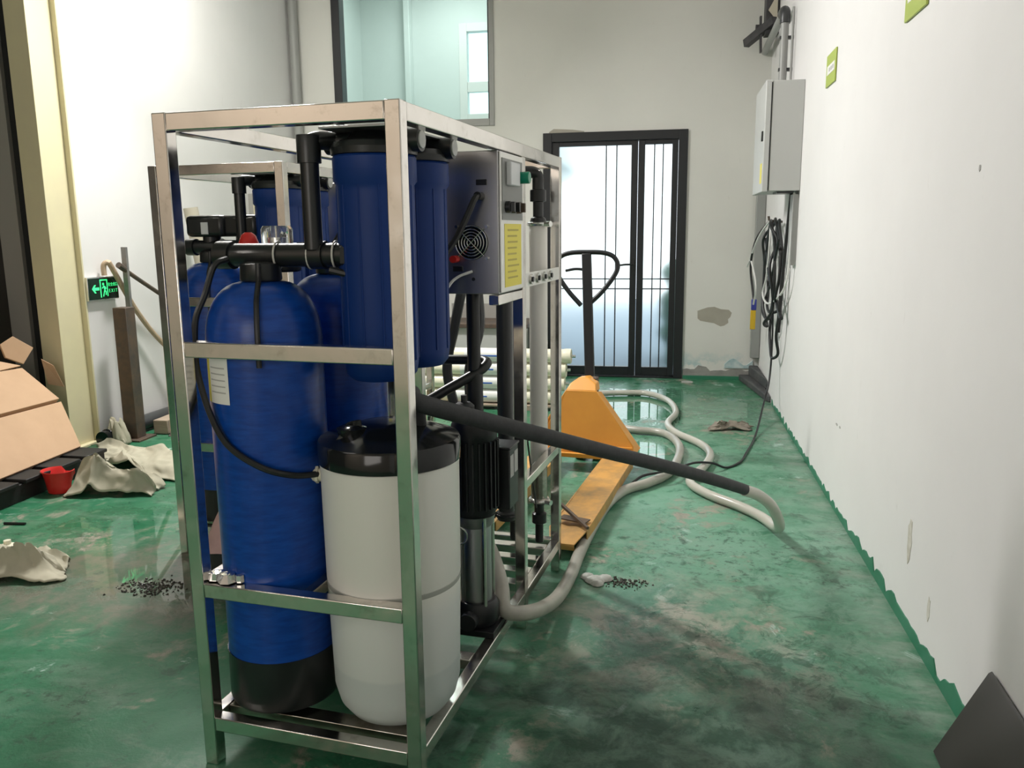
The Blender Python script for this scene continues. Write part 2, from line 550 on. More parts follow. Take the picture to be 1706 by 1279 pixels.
# bare plaster patch where paint has fallen off
pp = [(.26, .60), (.30, .615), (.345, .63), (.40, .635), (.455, .615), (.52, .61), (.545, .585), (.535, .55), (.515, .53), (.52, .50), (.485, .475), (.455, .468), (.40, .495), (.34, .505), (.285, .515), (.262, .535)]
MB().prism([(x, YB-.0015, z-.01) for x, z in pp], (0, .0025, 0)).build('plaster_patch', M['plaster'], wall_back)
pk = [(-1.02, 2.10), (-.98, 2.125), (-.9, 2.12), (-.82, 2.115), (-.72, 2.10), (-.72, 2.092), (-1.02, 2.092)]
MB().prism([(x, YB-.0015, z) for x, z in pk], (0, .0025, 0)).build('plaster_patch', M['plaster'], wall_back)
# grey concrete skirting left bare beside the door, with the torn paint edge above
e = [(.15, .0)]
e2 = []
for i in range(19):
    x = .15+i*.033
    e2.append((x, .085+.03*noise.noise((x*14, 1.3, 0))+(.03 if .25 < x < .36 else 0)))
pts = [(.15, .0)]+e2+[(.745, 0)]
struct(MB().prism([(x, YB-.008, z) for x, z in pts], (0, .0078, 0)).build('baseboard_back', M['concrete']))
struct(bx('trim_1', M['skirt'], .15, .74, YB-.03, YB-.0085, 0, .03))
# peeling blue-white paint near the corner
pts = [(.5, .10)]
for i in range(10):
    x = .5+i*.026
    pts.append((x, .15+.04*noise.noise((x*9, 4, 0))+.03*math.sin(i*.8)))
pts += [(.735, .10)]
M['peel'] = speck('peeling_blue_paint', (.3, .46, .5), (.6, .68, .68), 14, .8, 0, .4)
MB().prism([(x, YB-.011, z) for x, z in pts], (0, .011, 0)).build('paint_blister', M['peel'], wall_back)

# ragged green skirting paint along the right wall
pts = [(1.2, .0)]
n = 150
for i in range(n+1):
    y = 1.2+i*(6.2-1.2)/n
    h = .05+.022*noise.noise((y*1.7, 0, 3))+.03*noise.noise((y*13, 2, 3))
    if y > 3.1:
        h -= .018
    if random.random() < .12:
        h *= .35
    pts.append((y, max(h, .006)))
pts.append((6.2, 0))
struct(MB().prism([(XR-.004, y, z) for y, z in pts], (.004, 0, 0)).build('baseboard_right', M['skirt'], flat=True))
# dark broken kerb in the far right corner
kb = MB()
kb.prism([(.62, YB-.02, 0), (.70, 6.65, 0), (.745, 6.3, 0), (XR-.005, 6.25, 0), (XR-.005, YB-.02, 0)], (0, 0, .05))
kb.prism([(.70, YB-.02, .05), (.745, 6.75, .05), (XR-.005, 6.5, .05), (XR-.005, YB-.02, .05)], (0, 0, .08))
tag(kb.build('broken_kerb', M['kerb'], bevel=.008), 'dark broken concrete kerb in the far corner below the grey trunking', 'kerb')
# vertical grey trunking in that corner
tag(bx('cable_trunking', M['trunk'], XR-.075, XR-.003, YB-.075, YB-.003, .2, 1.55, bevel=.004), 'tall grey vertical trunking in the far right corner behind hanging cables', 'trunking')

# door: black aluminium double leaf with frosted glass
door = struct(bpy.data.objects.new('door_1', None)); COL.objects.link(door); door.location = (0, YB, 0)
fr = MB()
fr.box(DX0, DX0+.075, -.02, .12, 0, DZ); fr.box(DX1-.075, DX1, -.02, .12, 0, DZ); fr.box(DX0+.075, DX1-.075, -.02, .12, DZ-.075, DZ)
fr.box(DX0+.075, DX1-.075, -.02, .12, 0, .015)
fr.build('door_frame', M['door_black'], door, .003)


def leaf(x0, x1, st_l, st_r, bars, name):
    z0, z1 = .018, DZ-.077
    lf = MB()
    lf.box(x0, x0+st_l, 0, .05, z0, z1); lf.box(x1-st_r, x1, 0, .05, z0, z1)
    lf.box(x0+st_l, x1-st_r, 0, .05, z1-.035, z1); lf.box(x0+st_l, x1-st_r, 0, .05, z0, z0+.075)
    o = lf.build(name, M['door_black'], door, .002)
    a, b = x0+st_l, x1-st_r
    MB().box(a-.005, b+.005, .022, .032, z0+.07, z1-.03).build('glass_pane', M['frosted'], o)
    for t in bars:
        x = a+(b-a)*t
        MB().box(x-.005, x+.005, .008, .02, z0+.075, z1-.035).build('glazing_bar', M['door_black'], o)
    for z in (.86, .775):
        MB().box(a, b, .0085, .0195, z-.005, z+.005).build('glazing_bar', M['door_black'], o)
    return o


xm = -.265
dl = leaf(DX0+.077, xm-.002, .06, .055, (.655, .80), 'door_leaf')
dr = leaf(xm+.002, DX1-.077, .055, .05, (.35, .67), 'door_leaf')
hd = MB(); hd.box(xm-.04, xm-.015, -.008, 0, .90, 1.04); hd.cyl((xm-.028, -.002, .985), (xm-.028, -.05, .985), .009); hd.tube([(xm-.028, -.045, .985), (xm-.09, -.047, .985), (xm-.145, -.045, .978)], .009, 8)
hd.cyl((xm-.148, -.03, .977), (xm-.148, -.06, .977), .014, 12)
hd.build('door_handle', M['black'], dl)

# upper office window
win = struct(bpy.data.objects.new('window_1', None)); COL.objects.link(win); win.location = (0, YB, 0)
wf = MB(); wf.box(WX0, WX0+.075, -.015, .1, WZ0, WZ1); wf.build('window_jamb', M['door_black'], win, .003)
wf = MB(); wf.box(WX1-.045, WX1, -.01, .1, WZ0, WZ1); wf.box(WX0+.075, WX1-.045, -.01, .1, WZ0, WZ0+.06); wf.box(WX0+.075, WX1-.045, -.01, .1, WZ1-.05, WZ1)
wf.build('window_frame', M['conduit'], win, .003)
MB().box(WX0+.07, WX1-.04, .045, .05, WZ0+.055, WZ1-.045).build('glass_pane', M['window_glass'], win)
MB().box(WX1-.052, WX1-.046, -.012, .0, WZ0+.06, WZ1-.05).build('window_gasket', M['door_black'], win)

# the office behind the upper window
ox0, ox1, oyb = -3.55, -1.1, 9.6
struct(bx('wall_office_left', M['office'], ox0-.1, ox0, YB+.15, oyb, 1.9, 4.25))
of = MB()
OX0, OX1, OZ0, OZ1 = -2.36, -1.72, 2.55, 3.56
of.box(ox0, OX0, oyb, oyb+.1, 1.9, 4.25); of.box(OX1, ox1, oyb, oyb+.1, 1.9, 4.25)
of.box(OX0, OX1, oyb, oyb+.1, 1.9, OZ0); of.box(OX0, OX1, oyb, oyb+.1, OZ1, 4.25)
struct(of.build('wall_office_back', M['office']))
struct(bx('wall_office_right', M['office'], ox1, ox1+.1, YB+.15, oyb+.1, 1.9, 4.25))
struct(bx('floor_office', M['office'], ox0, ox1, YB+.15, oyb+.1, 1.8, 1.9))
struct(bx('ceiling_office', M['office'], ox0-.1, ox1+.1, YB+.15, oyb+.1, 4.25, 4.3))
struct(bx('trim_2', M['office'], -3.0, -2.93, oyb-.12, oyb-.002, 1.9, 4.24, bevel=.01))
w2 = struct(bpy.data.objects.new('window_2', None)); COL.objects.link(w2); w2.location = (0, oyb, 0)
wf = MB(); t = .07
wf.box(OX0-.02, OX0+t, -.03, .08, OZ0-.02, OZ1+.02); wf.box(OX1-t, OX1+.02, -.03, .08, OZ0-.02, OZ1+.02)
wf.box(OX0+t, OX1-t, -.03, .08, OZ1-t, OZ1+.02); wf.box(OX0+t, OX1-t, -.03, .08, OZ0-.02, OZ0+.05)
wf.box(OX0+t, OX1-t, -.02, .06, 2.84, 2.95)
wf.build('window_frame', M['white'], w2, .004)
MB().box(OX0+t, OX1-t, .02, .026, OZ0+.05, OZ1-t).build('glass_pane', M['window_glass'], w2)

# yard outside the door
struct(bx('ground_yard', M['paving'], -5, 4, YB+.15, 16, -.12, -.02))
hg = MB()
for i in range(60):
    x = .05+random.random()*.55; y = 8.1+random.random()*.5; z = .12+random.random()*.75
    hg.lathe([(0, -.14), (.1, -.07), (.14, 0), (.1, .08), (0, .14)], (x, y, z), 6)
hg.box(.0, .65, 8.05, 8.7, -.02, .12)
tag(hg.build('hedge', M['leaf']), 'dark green clipped hedge outside, blurred behind the right door leaf', 'hedge')

# ------------------------------------------------------------------ steel column and storage bay at left
c = thing('steel_column', 'cream painted steel column standing at the left end of the white wall', 'column', (-3.5, 4.24, 0))
bx('column_body', M['cream_paint'], -.135, 0, 0, .2, 0, ZC, c, .002)
bx('column_flange', M['cream_paint'], -.135, .034, .2, .215, 0, ZC, c, .002)
bx('base_plate', M['cream_paint'], -.15, .04, -.015, .214, 0, .015, c, .002)
c = thing('door_jamb', 'dull grey upright jamb standing left of the cream column', 'jamb', (-3.95, 4.4, 0))
bx('jamb_post', M['grey_paint'], -.02, .115, 0, .09, 0, ZC, c, .003)
bx('rubber_gasket', M['black_matte'], .115, .16, .03, .06, 0, ZC, c)
bx('rubber_gasket', M['black_matte'], -.035, -.02, .03, .06, 0, ZC, c)
# pink curtain cloth further inside
pc = MB()
vs = []; fs = []
for i in range(13):
    for j in range(9):
        vs.append((-5.3+i*.06, 5.3+.03*math.sin(i*1.3)+.01*math.sin(j), 1.3+j*.07))
for i in range(12):
    for j in range(8):
        a = i*9+j
        fs.append((a, a+1, a+10, a+9))
pc.add(vs, fs)
o = pc.build('hanging_cloth', M['pink_bright']); o.modifiers.new('solid', 'SOLIDIFY').thickness = .004
tag(o, 'bright pink cloth hanging deep in the storage bay at far left edge', 'cloth')


def sack(name, label, loc, sx, sy, sz, seed, material, group=None, rz=0):
    b = MB(); n, k = 18, 10
    vs = []
    for j in range(k+1):
        ph = -PI/2+PI*j/k
        for i in range(n):
            th = 2*PI*i/n
            cx, cy, cz = math.cos(ph)*math.cos(th), math.cos(ph)*math.sin(th), math.sin(ph)
            f = lambda q, p: math.copysign(abs(q)**p, q)
            d = 1+.16*noise.noise((cx*2.2+seed, cy*2.2, cz*2.2))+.06*noise.noise((cx*6+seed, cy*6, cz*6))
            vs.append((f(cx, .65)*sx*d, f(cy, .65)*sy*d, max(-sz, f(cz, .7)*sz*d)+sz))
    fs = [(j*n+i, j*n+(i+1) % n, (j+1)*n+(i+1) % n, (j+1)*n+i) for j in range(k) for i in range(n)]
    b.add(vs, fs)
    o = b.build(name, material, angle=60, loc=loc, rot=(0, 0, rz))
    return tag(o, label, 'sack', group)


sack('sack', 'dark filled sack lowest of the pile behind the cardboard', (-4.35, 3.9, .105), .36, .3, .17, 1, M['sack'])
sack('sack', 'dark filled sack in the middle of the pile behind the cardboard', (-4.33, 3.9, .44), .33, .28, .15, 2.5, M['sack'])
sack('sack', 'dark filled sack lying topmost on the pile behind the cardboard', (-4.28, 3.95, .73), .32, .27, .16, 4.2, M['sack'])

# pallet under the cardboard
pl = thing('pallet', 'low black pallet on the floor under the leaning cardboard sheets', 'pallet', (0, 0, 0))
for i in range(7):
    bx('deck_board', M['dark_plastic'], -4.6, -3.05, 2.5+i*.215, 2.5+i*.215+.17, .085, .105, pl, .004)
for x in (-4.55, -3.85, -3.2):
    bx('runner', M['dark_plastic'], x, x+.13, 2.5, 3.96, 0, .085, pl, .004)


def sheet(name, label, quad, th, group=None, mat_=None):
    q = [Vector(p) for p in quad]
    nrm = (q[1]-q[0]).cross(q[3]-q[0]).normalized()
    o = MB().prism(q, -nrm*th).build(name, mat_ or M['kraft'], bevel=.003)
    return tag(o, label, 'cardboard', group)


sheet('cardboard_carton', 'lower flattened brown carton leaning with its foot on the black pallet', [(-3.2, 3.945, .115), (-3.40, 4.07, .34), (-3.37, 2.9, .36), (-3.12, 2.75, .115)], .05)
sheet('cardboard_carton', 'upper flattened brown carton leaning above the lower one', [(-3.405, 4.065, .357), (-3.60, 4.035, .537), (-3.66, 3.1, .56), (-3.38, 2.9, .375)], .05)
b = MB()
b.prism([(-3.585, 4.12, .64), (-3.60, 4.05, .555), (-3.66, 3.99, .60), (-3.68, 3.985, .675), (-3.645, 4.045, .715)], (-.012, .004, -.004))
t_ = thing('open_carton', 'torn open carton with bent flaps on top of the leaning cartons', 'cardboard', (0, 0, 0))
b.build('end_flap', M['kraft'], t_, .002)
MB().prism([(-3.60, 4.03, .55), (-3.62, 3.75, .54), (-3.60, 3.5, .53), (-3.70, 3.5, .62), (-3.72, 3.9, .61)], (-.01, 0, -.008)).build('side_flap', M['kraft'], t_, .002)
MB().box(-3.95, -3.70, 3.45, 3.98, .42, .60).build('carton_body', M['kraft_edge'], t_, .004)
MB().prism([(-3.50, 4.16, .53), (-3.47, 4.19, .40), (-3.55, 4.16, .42), (-3.56, 4.14, .57)], (-.008, .01, 0)).build('torn_scrap', M['kraft'], t_)


def cloth(name, label, corners, hmax, seed, material, nx=64, ny=36, edge=.05, nf=12, cat='cloth', hump=.5):
    """crumpled sheet lying on the floor: quad footprint, a low mound and sharp crossing folds"""
    c0, c1, c2, c3 = [Vector((*p, 0)) for p in corners]
    rnd = random.Random(seed)
    folds = []
    for k in range(nf):
        a = rnd.uniform(-.45, .45)+(PI/2 if rnd.random() < .3 else 0)
        folds.append((rnd.uniform(.05, .95), rnd.uniform(.05, .95), math.cos(a), math.sin(a), rnd.uniform(.15, .45), rnd.uniform(.035, .09), rnd.uniform(.35, 1)))
    vs = []; fs = []
    for i in range(nx+1):
        for j in range(ny+1):
            s, t = i/nx, j/ny
            p = (c0*(1-s)+c1*s)*(1-t)+(c3*(1-s)+c2*s)*t
            p.x += edge*noise.noise((s*3+seed, t*3, 5))+.3*edge*noise.noise((s*9+seed, t*9, 5))
            p.y += edge*noise.noise((s*3+seed, t*3, 9))+.3*edge*noise.noise((s*9+seed, t*9, 9))
            env = min(1, 5*s, 5*(1-s), 4*t+.15, 4*(1-t)+.1)
            z = hmax*hump*env*(.55+.8*noise.noise((s*2.3+seed, t*2.3, 1.1)))
            for (fx, fy, dx, dy, ln, wd, am) in folds:
                wob = .05*noise.noise((s*5+fx*9, t*5, fy*7))
                q = (s-fx)*dx+(t-fy)*dy*.6
                d = abs(-(s-fx)*dy+(t-fy)*dx*.6+wob)
                z += hmax*am*.55*math.exp(-d/wd)*max(0, 1-(q/ln)**2)
            z += .008*(1-2.2*abs(noise.noise((s*9+seed, t*7, 2))))*env+.004*noise.noise((s*20+seed, t*15, 4))
            vs.append((p.x, p.y, max(z, 0)+.004))
    for i in range(nx):
        for j in range(ny):
            a = i*(ny+1)+j
            fs.append((a, a+ny+1, a+ny+2, a+1))
    o = MB().add(vs, fs).build(name, material, angle=40)
    sd = o.modifiers.new('solid', 'SOLIDIFY'); sd.thickness = .004; sd.offset = 1
    return tag(o, label, cat)


cloth('tarpaulin', 'larger beige tarpaulin spread in long folds behind the crumpled bundle', [(-3.02, 3.93), (-2.36, 3.66), (-2.55, 4.2), (-3.40, 4.27)], .085, 21, M['canvas'], cat='tarpaulin', hump=.5)
cloth('tarpaulin', 'crumpled beige tarpaulin bundle beside the red tub', [(-2.90, 3.42), (-2.47, 3.50), (-2.52, 3.66), (-2.98, 3.68)], .12, 33, M['canvas'], cat='tarpaulin', hump=.75, edge=.04)
cloth('tarpaulin', 'beige cloth corner on the floor at the left edge of the picture', [(-2.6, 2.42), (-2.2, 2.53), (-2.28, 2.68), (-2.75, 2.8)], .085, 47, M['canvas'], 40, 26, .04, 9, cat='tarpaulin')
# red plastic scoop
sc = MB()
n = 26; vs = []; fs = []
rows = [(.045, .0), (.055, .004), (.062, .05), (.072, .10), (.082, .115), (.080, .118), (.068, .104), (.057, .05), (.05, .008), (.001, .008)]
for r, z in rows:
    for i in range(n):
        a = 2*PI*i/n
        cut = (.025 if .6 < a < 1.9 and z > .09 else 0)
        vs.append((r*math.cos(a), r*math.sin(a)*.85, z-cut))
for j in range(len(rows)-1):
    for i in range(n):
        fs.append((j*n+i, j*n+(i+1) % n, (j+1)*n+(i+1) % n, (j+1)*n+i))
fs.append(tuple(range(n-1, -1, -1)))
sc.add(vs, fs)
tag(sc.build('plastic_scoop', M['red'], loc=(-2.99, 3.50, 0)), 'small red plastic tub with a chipped rim on the green floor', 'tub')
tag(MB().cyl((-2.90, 3.04, .006), (-2.80, 3.05, .006), .006, 8).build('plastic_stick', M['black']), 'short black stick lying on the floor at left', 'stick')
b = MB(); b.lathe([(.0, 0), (.03, 0), (.034, .02), (.03, .03), (.02, .034)], (0, 0, 0), 14); b.cyl((0, 0, .034), (0, 0, .05), .014, 10)
tag(b.build('pot_lid', M['cream_plastic'], loc=(-2.63, 2.76, 0)), 'small pale yellow cap by the beige cloth at the left edge', 'cap')

# dirt crumbs and lumps on the floor
def crumbs(name, label, cx, cy, n, sp, s, material, cat):
    b = MB()
    for i in range(n):
        r = sp*random.random()**.9*(1.5 if random.random() < .12 else 1); a = random.random()*6.28; q = s*(.4+random.random())
        mx = Euler((random.random()*3, random.random()*3, random.random()*3)).to_matrix()
        b.lathe([(.2*q, -.5*q), (q, -.2*q), (.8*q, .4*q), (.2*q, .6*q)], (cx+r*math.cos(a), cy+.6*r*math.sin(a), .3*q), 6, mx)
    o = tag(b.build(name, material, flat=True), label, cat); o['kind'] = 'stuff'
    return o


crumbs('dirt_crumbs', 'black crumbs of wet dirt scattered left of the front frame', -1.84, 2.54, 260, .13, .0045, M['dirt'], 'dirt')
crumbs('dirt_crumbs', 'black and pale chips scattered on the floor right of the sagging hose', -.13, 2.86, 160, .09, .004, M['dirt'], 'dirt')
b = MB()
for (x, y, r) in ((0, 0, .04), (.035, .02, .03), (-.03, .025, .028), (.01, -.03, .025)):
    b.lathe([(r*.8, 0), (r, .004), (r*.8, .012), (r*.3, .018), (.0, .018)], (x, y, 0), 9)
tag(b.build('plaster_lump', M['soap'], loc=(-.235, 2.86, 0)), 'flat pale plaster lump on the floor beside the sagging hose', 'lump')

# ------------------------------------------------------------------ junk along the left wall
ex = thing('exit_sign', 'glowing green exit sign on the white wall beside the cream column', 'sign', (lwx(4.59), 4.592, .95), -math.atan(.0576))
ex.scale = (1, .87, 1)
bx('sign_case', M['metal_white'], .002, .03, -.16, .14, -.072, .072, ex, .003)
bx('sign_face', M['exit_face'], .0295, .0315, -.155, .138, -.066, .064, ex)
gl = []


def glow(pts):
    gl.append([(.0318, y, z) for y, z in pts])


glow([(-.125, 0), (-.1, .024), (-.085, .024), (-.1, .008), (-.055, .008), (-.055, -.010), (-.1, -.010), (-.085, -.026), (-.1, -.026)])
b = MB()
for g in gl:
    b.prism(g, (.0012, 0, 0))
b.build('arrow_symbol', M['exit_glow'], ex)
b = MB()
b.box(.0318, .033, -.045, -.037, -.055, .055); b.box(.0318, .033, .022, .030, -.05, .055); b.box(.0318, .033, -.037, .022, .047, .055)
b.build('doorway_symbol', M['exit_glow'], ex)
b = MB()
b.prism([(.0318, -.012+.009*math.cos(k), .026+.009*math.sin(k)) for k in [i*PI/6 for i in range(12)]], (.0012, 0, 0))
for q in ([(-.012, .016), (.004, .014), (.008, -.006), (-.004, -.012)], [(-.012, .014), (-.026, .004), (-.024, -.002), (-.010, .006)], [(.004, .012), (.016, .0), (.012, -.006), (.004, .002)],
          [(-.004, -.008), (-.016, -.034), (-.022, -.050), (-.014, -.05), (-.008, -.032), (.002, -.012)], [(.002, -.008), (.014, -.022), (.012, -.042), (.005, -.042), (.006, -.024), (-.004, -.012)]):
    b.prism([(.0318, y, z) for y, z in q], (.0012, 0, 0))
b.build('running_figure', M['exit_glow'], ex)


def text_mesh(body, size, name, material, parent, loc, rot):
    cu = bpy.data.curves.new(name, 'FONT'); cu.body = body; cu.size = size; cu.extrude = .0005; cu.align_x = 'CENTER'
    to = bpy.data.objects.new(name, cu); COL.objects.link(to)
    dg = bpy.context.evaluated_depsgraph_get()
    me = bpy.data.meshes.new_from_object(to.evaluated_get(dg))
    bpy.data.objects.remove(to)
    o = bpy.data.objects.new(name, me); COL.objects.link(o)
    me.materials.clear(); me.materials.append(material)
    o.parent = parent; o.location = loc; o.rotation_euler = rot
    return o


text_mesh('安全出口', .025, 'sign_lettering', M['exit_glow'], ex, (.0322, .084, .012), (PI/2, 0, PI/2))
text_mesh('E X I T', .03, 'sign_lettering', M['exit_glow'], ex, (.0322, .084, -.028), (PI/2, 0, PI/2))

t_ = thing('steel_post', 'square brown steel post standing on a foot plate beside the tarpaulin', 'post', (-3.30, 4.56, 0))
bx('post_tube', M['iron'], -.045, .045, -.045, .045, .012, .835, t_, .003)
bx('foot_plate', M['iron'], -.09, .09, -.09, .09, 0, .012, t_, .002)
tag(MB().beam((-3.365, 4.70, 0), (-3.35, 4.69, 1.2), .035, .02, (0, 1, 0)).build('flat_bar', M['iron_grey'], bevel=.002), 'thin grey flat bar standing upright behind the brown post', 'bar')
b = MB(); b.tube([(-3.43, 4.588, 1.028), (-3.432, 4.588, 1.075), (-3.425, 4.592, 1.10), (-3.41, 4.605, 1.105), (-3.403, 4.625, 1.08), (-3.39, 4.83, .77), (-3.34, 5.06, .5), (-3.14, 5.5, .02)], .0165, 10)
tag(b.build('wooden_pole', M['pole_wood']), 'tan wooden pole with a hooked top, leaning on the wall across the exit sign', 'pole')
b = MB(); b.tube([(-3.35, 4.625, 1.09), (-3.35, 4.685, 1.055), (-3.335, 5.0, .885), (-3.27, 6.3, .2)], .014, 10)
b.cyl((-3.35, 4.62, 1.092), (-3.35, 4.675, 1.063), .019, 10)
tag(b.build('dark_pole', M['iron']), 'dark slim pole leaning on the wall above the tan pole', 'pole')
tag(MB().cyl((-3.39, 4.47, .055), (-3.33, 5.9, .055), .05, 16).build('grey_pipe', M['pvc_grey']), 'thick dark grey pipe lying along the foot of the left wall', 'pipe')
b = MB(); b.cyl((-3.37, 4.34, .05), (-3.37, 4.44, .05), .045, 16); b.torus((-3.37, 4.39, .05), (0, 1, 0), .046, .005)
tag(b.build('pipe_coupling', M['black_gloss']), 'short black pipe coupling on the floor beside the column foot', 'coupling')
tag(MB().beam((-3.20, 4.68, .05), (-3.22, 5.35, .05), .1, .09).build('timber_beam', M['wood'], bevel=.004), 'weathered timber beam lying on the floor below the grey pipe', 'timber')
crumbs('rubble', 'dark rubble chips scattered at the foot of the left wall', -3.1, 4.78, 120, .25, .018, M['dirt'], 'rubble')
cloth('rag_bunch', 'pale scrunched rag by the foot of the brown post', [(-3.38, 4.38), (-3.25, 4.38), (-3.26, 4.46), (-3.38, 4.46)], .16, 3, M['canvas'], 22, 16, .02, 6, cat='rag', hump=.8)
# wall box and paper tube
t_ = thing('wall_box', 'grey flat electrical box on the left wall seen behind the second frame', 'box', (lwx(6.48), 6.48, 1.335), -math.atan(.0576))
bx('box_case', M['grey_paint'], 0, .05, -.13, .16, 0, .26, t_, .004)
bx('box_rim', M['cream_paint'], .05, .06, -.14, -.12, -.01, .27, t_)
b = MB(); b.lathe([(.05, 0), (.05, 1.47), (.046, 1.47), (.046, .01)], (0, 0, 0), 18)
tag(b.build('paper_tube', M['paper_tube'], loc=(-3.15, 5.5, 0), rot=(math.radians(5), math.radians(-5.5), 0)), 'tall buff paper tube leaning on the left wall behind the tanks', 'tube')
# pipe in the back left corner
tag(MB().cyl((-3.262, 7.15, 0), (-3.262, 7.15, ZC), .04, 14).build('corner_pipe', M['conduit']), 'grey vertical pipe in the back left corner of the room', 'pipe')

# ------------------------------------------------------------------ right wall fittings
cb = thing('electrical_cabinet', 'light grey electrical cabinet mounted high on the right wall', 'cabinet', (XR, 5.37, 1.5))
bx('cabinet_body', M['grey_box'], -.185, -.001, 0, .58, 0, .645, cb, .004)
dr_ = bx('cabinet_door', M['grey_box'], -.225, -.192, -.004, .584, -.004, .65, cb, .005)
bx('door_seal', M['black_matte'], -.192, -.185, .008, .572, .008, .637, cb)
bx('warning_sticker', M['yellow'], -.2262, -.2252, .05, .14, .05, .17, dr_)
bx('door_latch', M['black'], -.235, -.2252, .05, .075, .3, .36, dr_, .003)
bx('gland_plate', M['black'], -.13, -.03, .05, .25, -.012, 0, cb)
t_ = thing('cable_duct', 'grey flat duct on the wall below the cabinet', 'duct', (XR, 5.37, 1.05))
bx('duct_body', M['conduit'], -.03, -.001, .02, .14, 0, .43, t_, .002)
bx('duct_lid', M['conduit'], -.036, -.03, .015, .145, 0, .43, t_, .001)
cd = thing('conduit_pipe', 'grey conduit rising from the cabinet and bending along the wall to the corner', 'conduit', (XR, 0, 0))
MB().cyl((-.06, 5.99, 2.145), (-.06, 5.99, 2.64), .026, 14).build('riser', M['conduit'], cd)
MB().tube([(-.06, 5.99, 2.60), (-.06, 6.0, 2.67), (-.06, 6.06, 2.69), (-.06, 6.14, 2.69)], .034, 14).build('elbow', M['pvc_grey'], cd)
MB().cyl((-.06, 6.1, 2.69), (-.06, 7.2, 2.66), .026, 14).build('branch', M['conduit'], cd)
for z in (2.3, 2.5):
    MB().box(-.09, -.001, 5.975, 6.005, z, z+.02).build('pipe_clip', M['pvc_grey'], cd)
MB().cyl((-.02, 5.9, 2.14), (-.02, 5.9, 2.68), .008, 10).build('thin_conduit', M['conduit'], cd)
br = thing('wall_bracket', 'dark steel bracket with hooks high in the far right corner', 'bracket', (XR, 6.85, 2.7))
bx('channel', M['iron_dark'], -.10, -.001, -.02, .12, .02, .75, br, .004)
MB().beam((-.22, .20, .0), (-.04, -.08, .10), .05, .06).build('arm', M['iron_dark'], br, .003)
MB().beam((-.13, .05, .16), (-.12, .05, -.1), .015, .05).build('hook', M['iron_dark'], br)
MB().cyl((-.16, .1, .09), (-.02, .1, .09), .025, 12).build('bolt', M['iron_dark'], br)
MB().prism([(-.085, -.05, .18), (-.02, -.05, .30), (-.02, -.05, .10)], (0, .004, 0)).build('paper_scrap', M['paper_tube'], br)
# two green notices
for (y0, y1, z0, z1, lab, nm) in ((4.403, 4.644, 1.975, 2.13, 'small olive green notice on the right wall beside the cabinet', 'wall_notice'), (2.93, 3.18, 1.955, 2.11, 'olive green notice at the top edge of the picture on the right wall', 'wall_notice')):
    t_ = thing(nm, lab, 'sign', (XR, y0, z0))
    w_, h_ = y1-y0, z1-z0
    bx('backing_plate', M['sign_green'], -.008, -.001, 0, w_, 0, h_, t_, .002)
    bx('white_band', M['white'], -.0088, -.0078, .02, w_-.03, h_*.36, h_*.64, t_)
    for k in range(3):
        bx('print_mark', M['grey_print'], -.0093, -.0087, .045+k*.045, .075+k*.045, h_*.44, h_*.56, t_)
# scuffs on the right wall
wr = bpy.data.objects['wall_right']
M['scuff'] = speck('brown_scuff', (.5, .47, .40), (.66, .64, .58), 30, .8)
M['scuff_dark'] = speck('grey_scuff', (.3, .29, .28), (.5, .49, .47), 40, .8)
for (y, z, w_, h_, mm) in ((2.68, .29, .02, .075, 'scuff'), (3.89, .387, .018, .006, 'scuff_dark'), (3.82, .39, .014, .006, 'scuff_dark'), (2.356, 1.419, .006, .008, 'scuff_dark'), (2.45, .16, .012, .035, 'scuff')):
    pts = []
    for k in range(14):
        a = 2*PI*k/14
        q = 1+.45*noise.noise((math.cos(a)*2+y*7, math.sin(a)*2, z))
        pts.append((XR-.0012, y+w_*math.cos(a)*q, z+h_*math.sin(a)*q))
    MB().prism(pts, (.002, 0, 0)).build('wall_scuff', M[mm], wr)

# hanging coil of cables
hk = MB(); hk.cyl((XR, 6.1, 1.32), (XR-.09, 6.1, 1.33), .008, 8); hk.cyl((XR-.09, 6.1, 1.33), (XR-.095, 6.1, 1.36), .008, 8)
tag(hk.build('wall_hook', M['iron']), 'steel hook in the right wall holding the cable coil', 'hook')


def loop(y0, y1, zt, zb, x, wob, seed):
    pts = []
    for i in range(14):
        a = 2*PI*i/14
        yy = (y0+y1)/2+math.sin(a)*(y1-y0)/2*(1-.35*max(0, math.cos(a)))
        zz_ = (zt+zb)/2+math.cos(a)*(zt-zb)/2
        pts.append((x+wob*noise.noise((i*.7, seed, 0)), yy, zz_))
    return pts


b = MB()
b.tube(loop(5.72, 6.45, 1.33, .64, .70, .05, 1), .010, 8, 5, True)
b.tube(loop(5.62, 6.3, 1.34, .70, .715, .05, 4), .010, 8, 5, True)
b.tube(loop(5.75, 6.25, 1.32, .60, .69, .05, 7), .010, 8, 5, True)
b.tube(loop(5.6, 6.05, 1.33, .40, .725, .04, 9), .010, 8, 5, True)
b.tube([(.70, 6.15, 1.33), (.66, 6.6, 1.2), (.64, 6.75, 1.0), (.66, 6.72, .8), (.67, 6.66, .72)], .009, 8)
b.tube([(.70, 6.3, 1.2), (.70, 6.0, .95), (.72, 5.7, .78), (.73, 5.55, .70)], .014, 8)
b.tube([(.75, 5.52, 1.49), (.745, 5.56, 1.3), (.735, 5.6, 1.0), (.73, 5.64, .6)], .011, 8)
b.tube([(.70, 5.62, 1.2), (.70, 5.95, .9), (.70, 6.4, .7)], .009, 8)
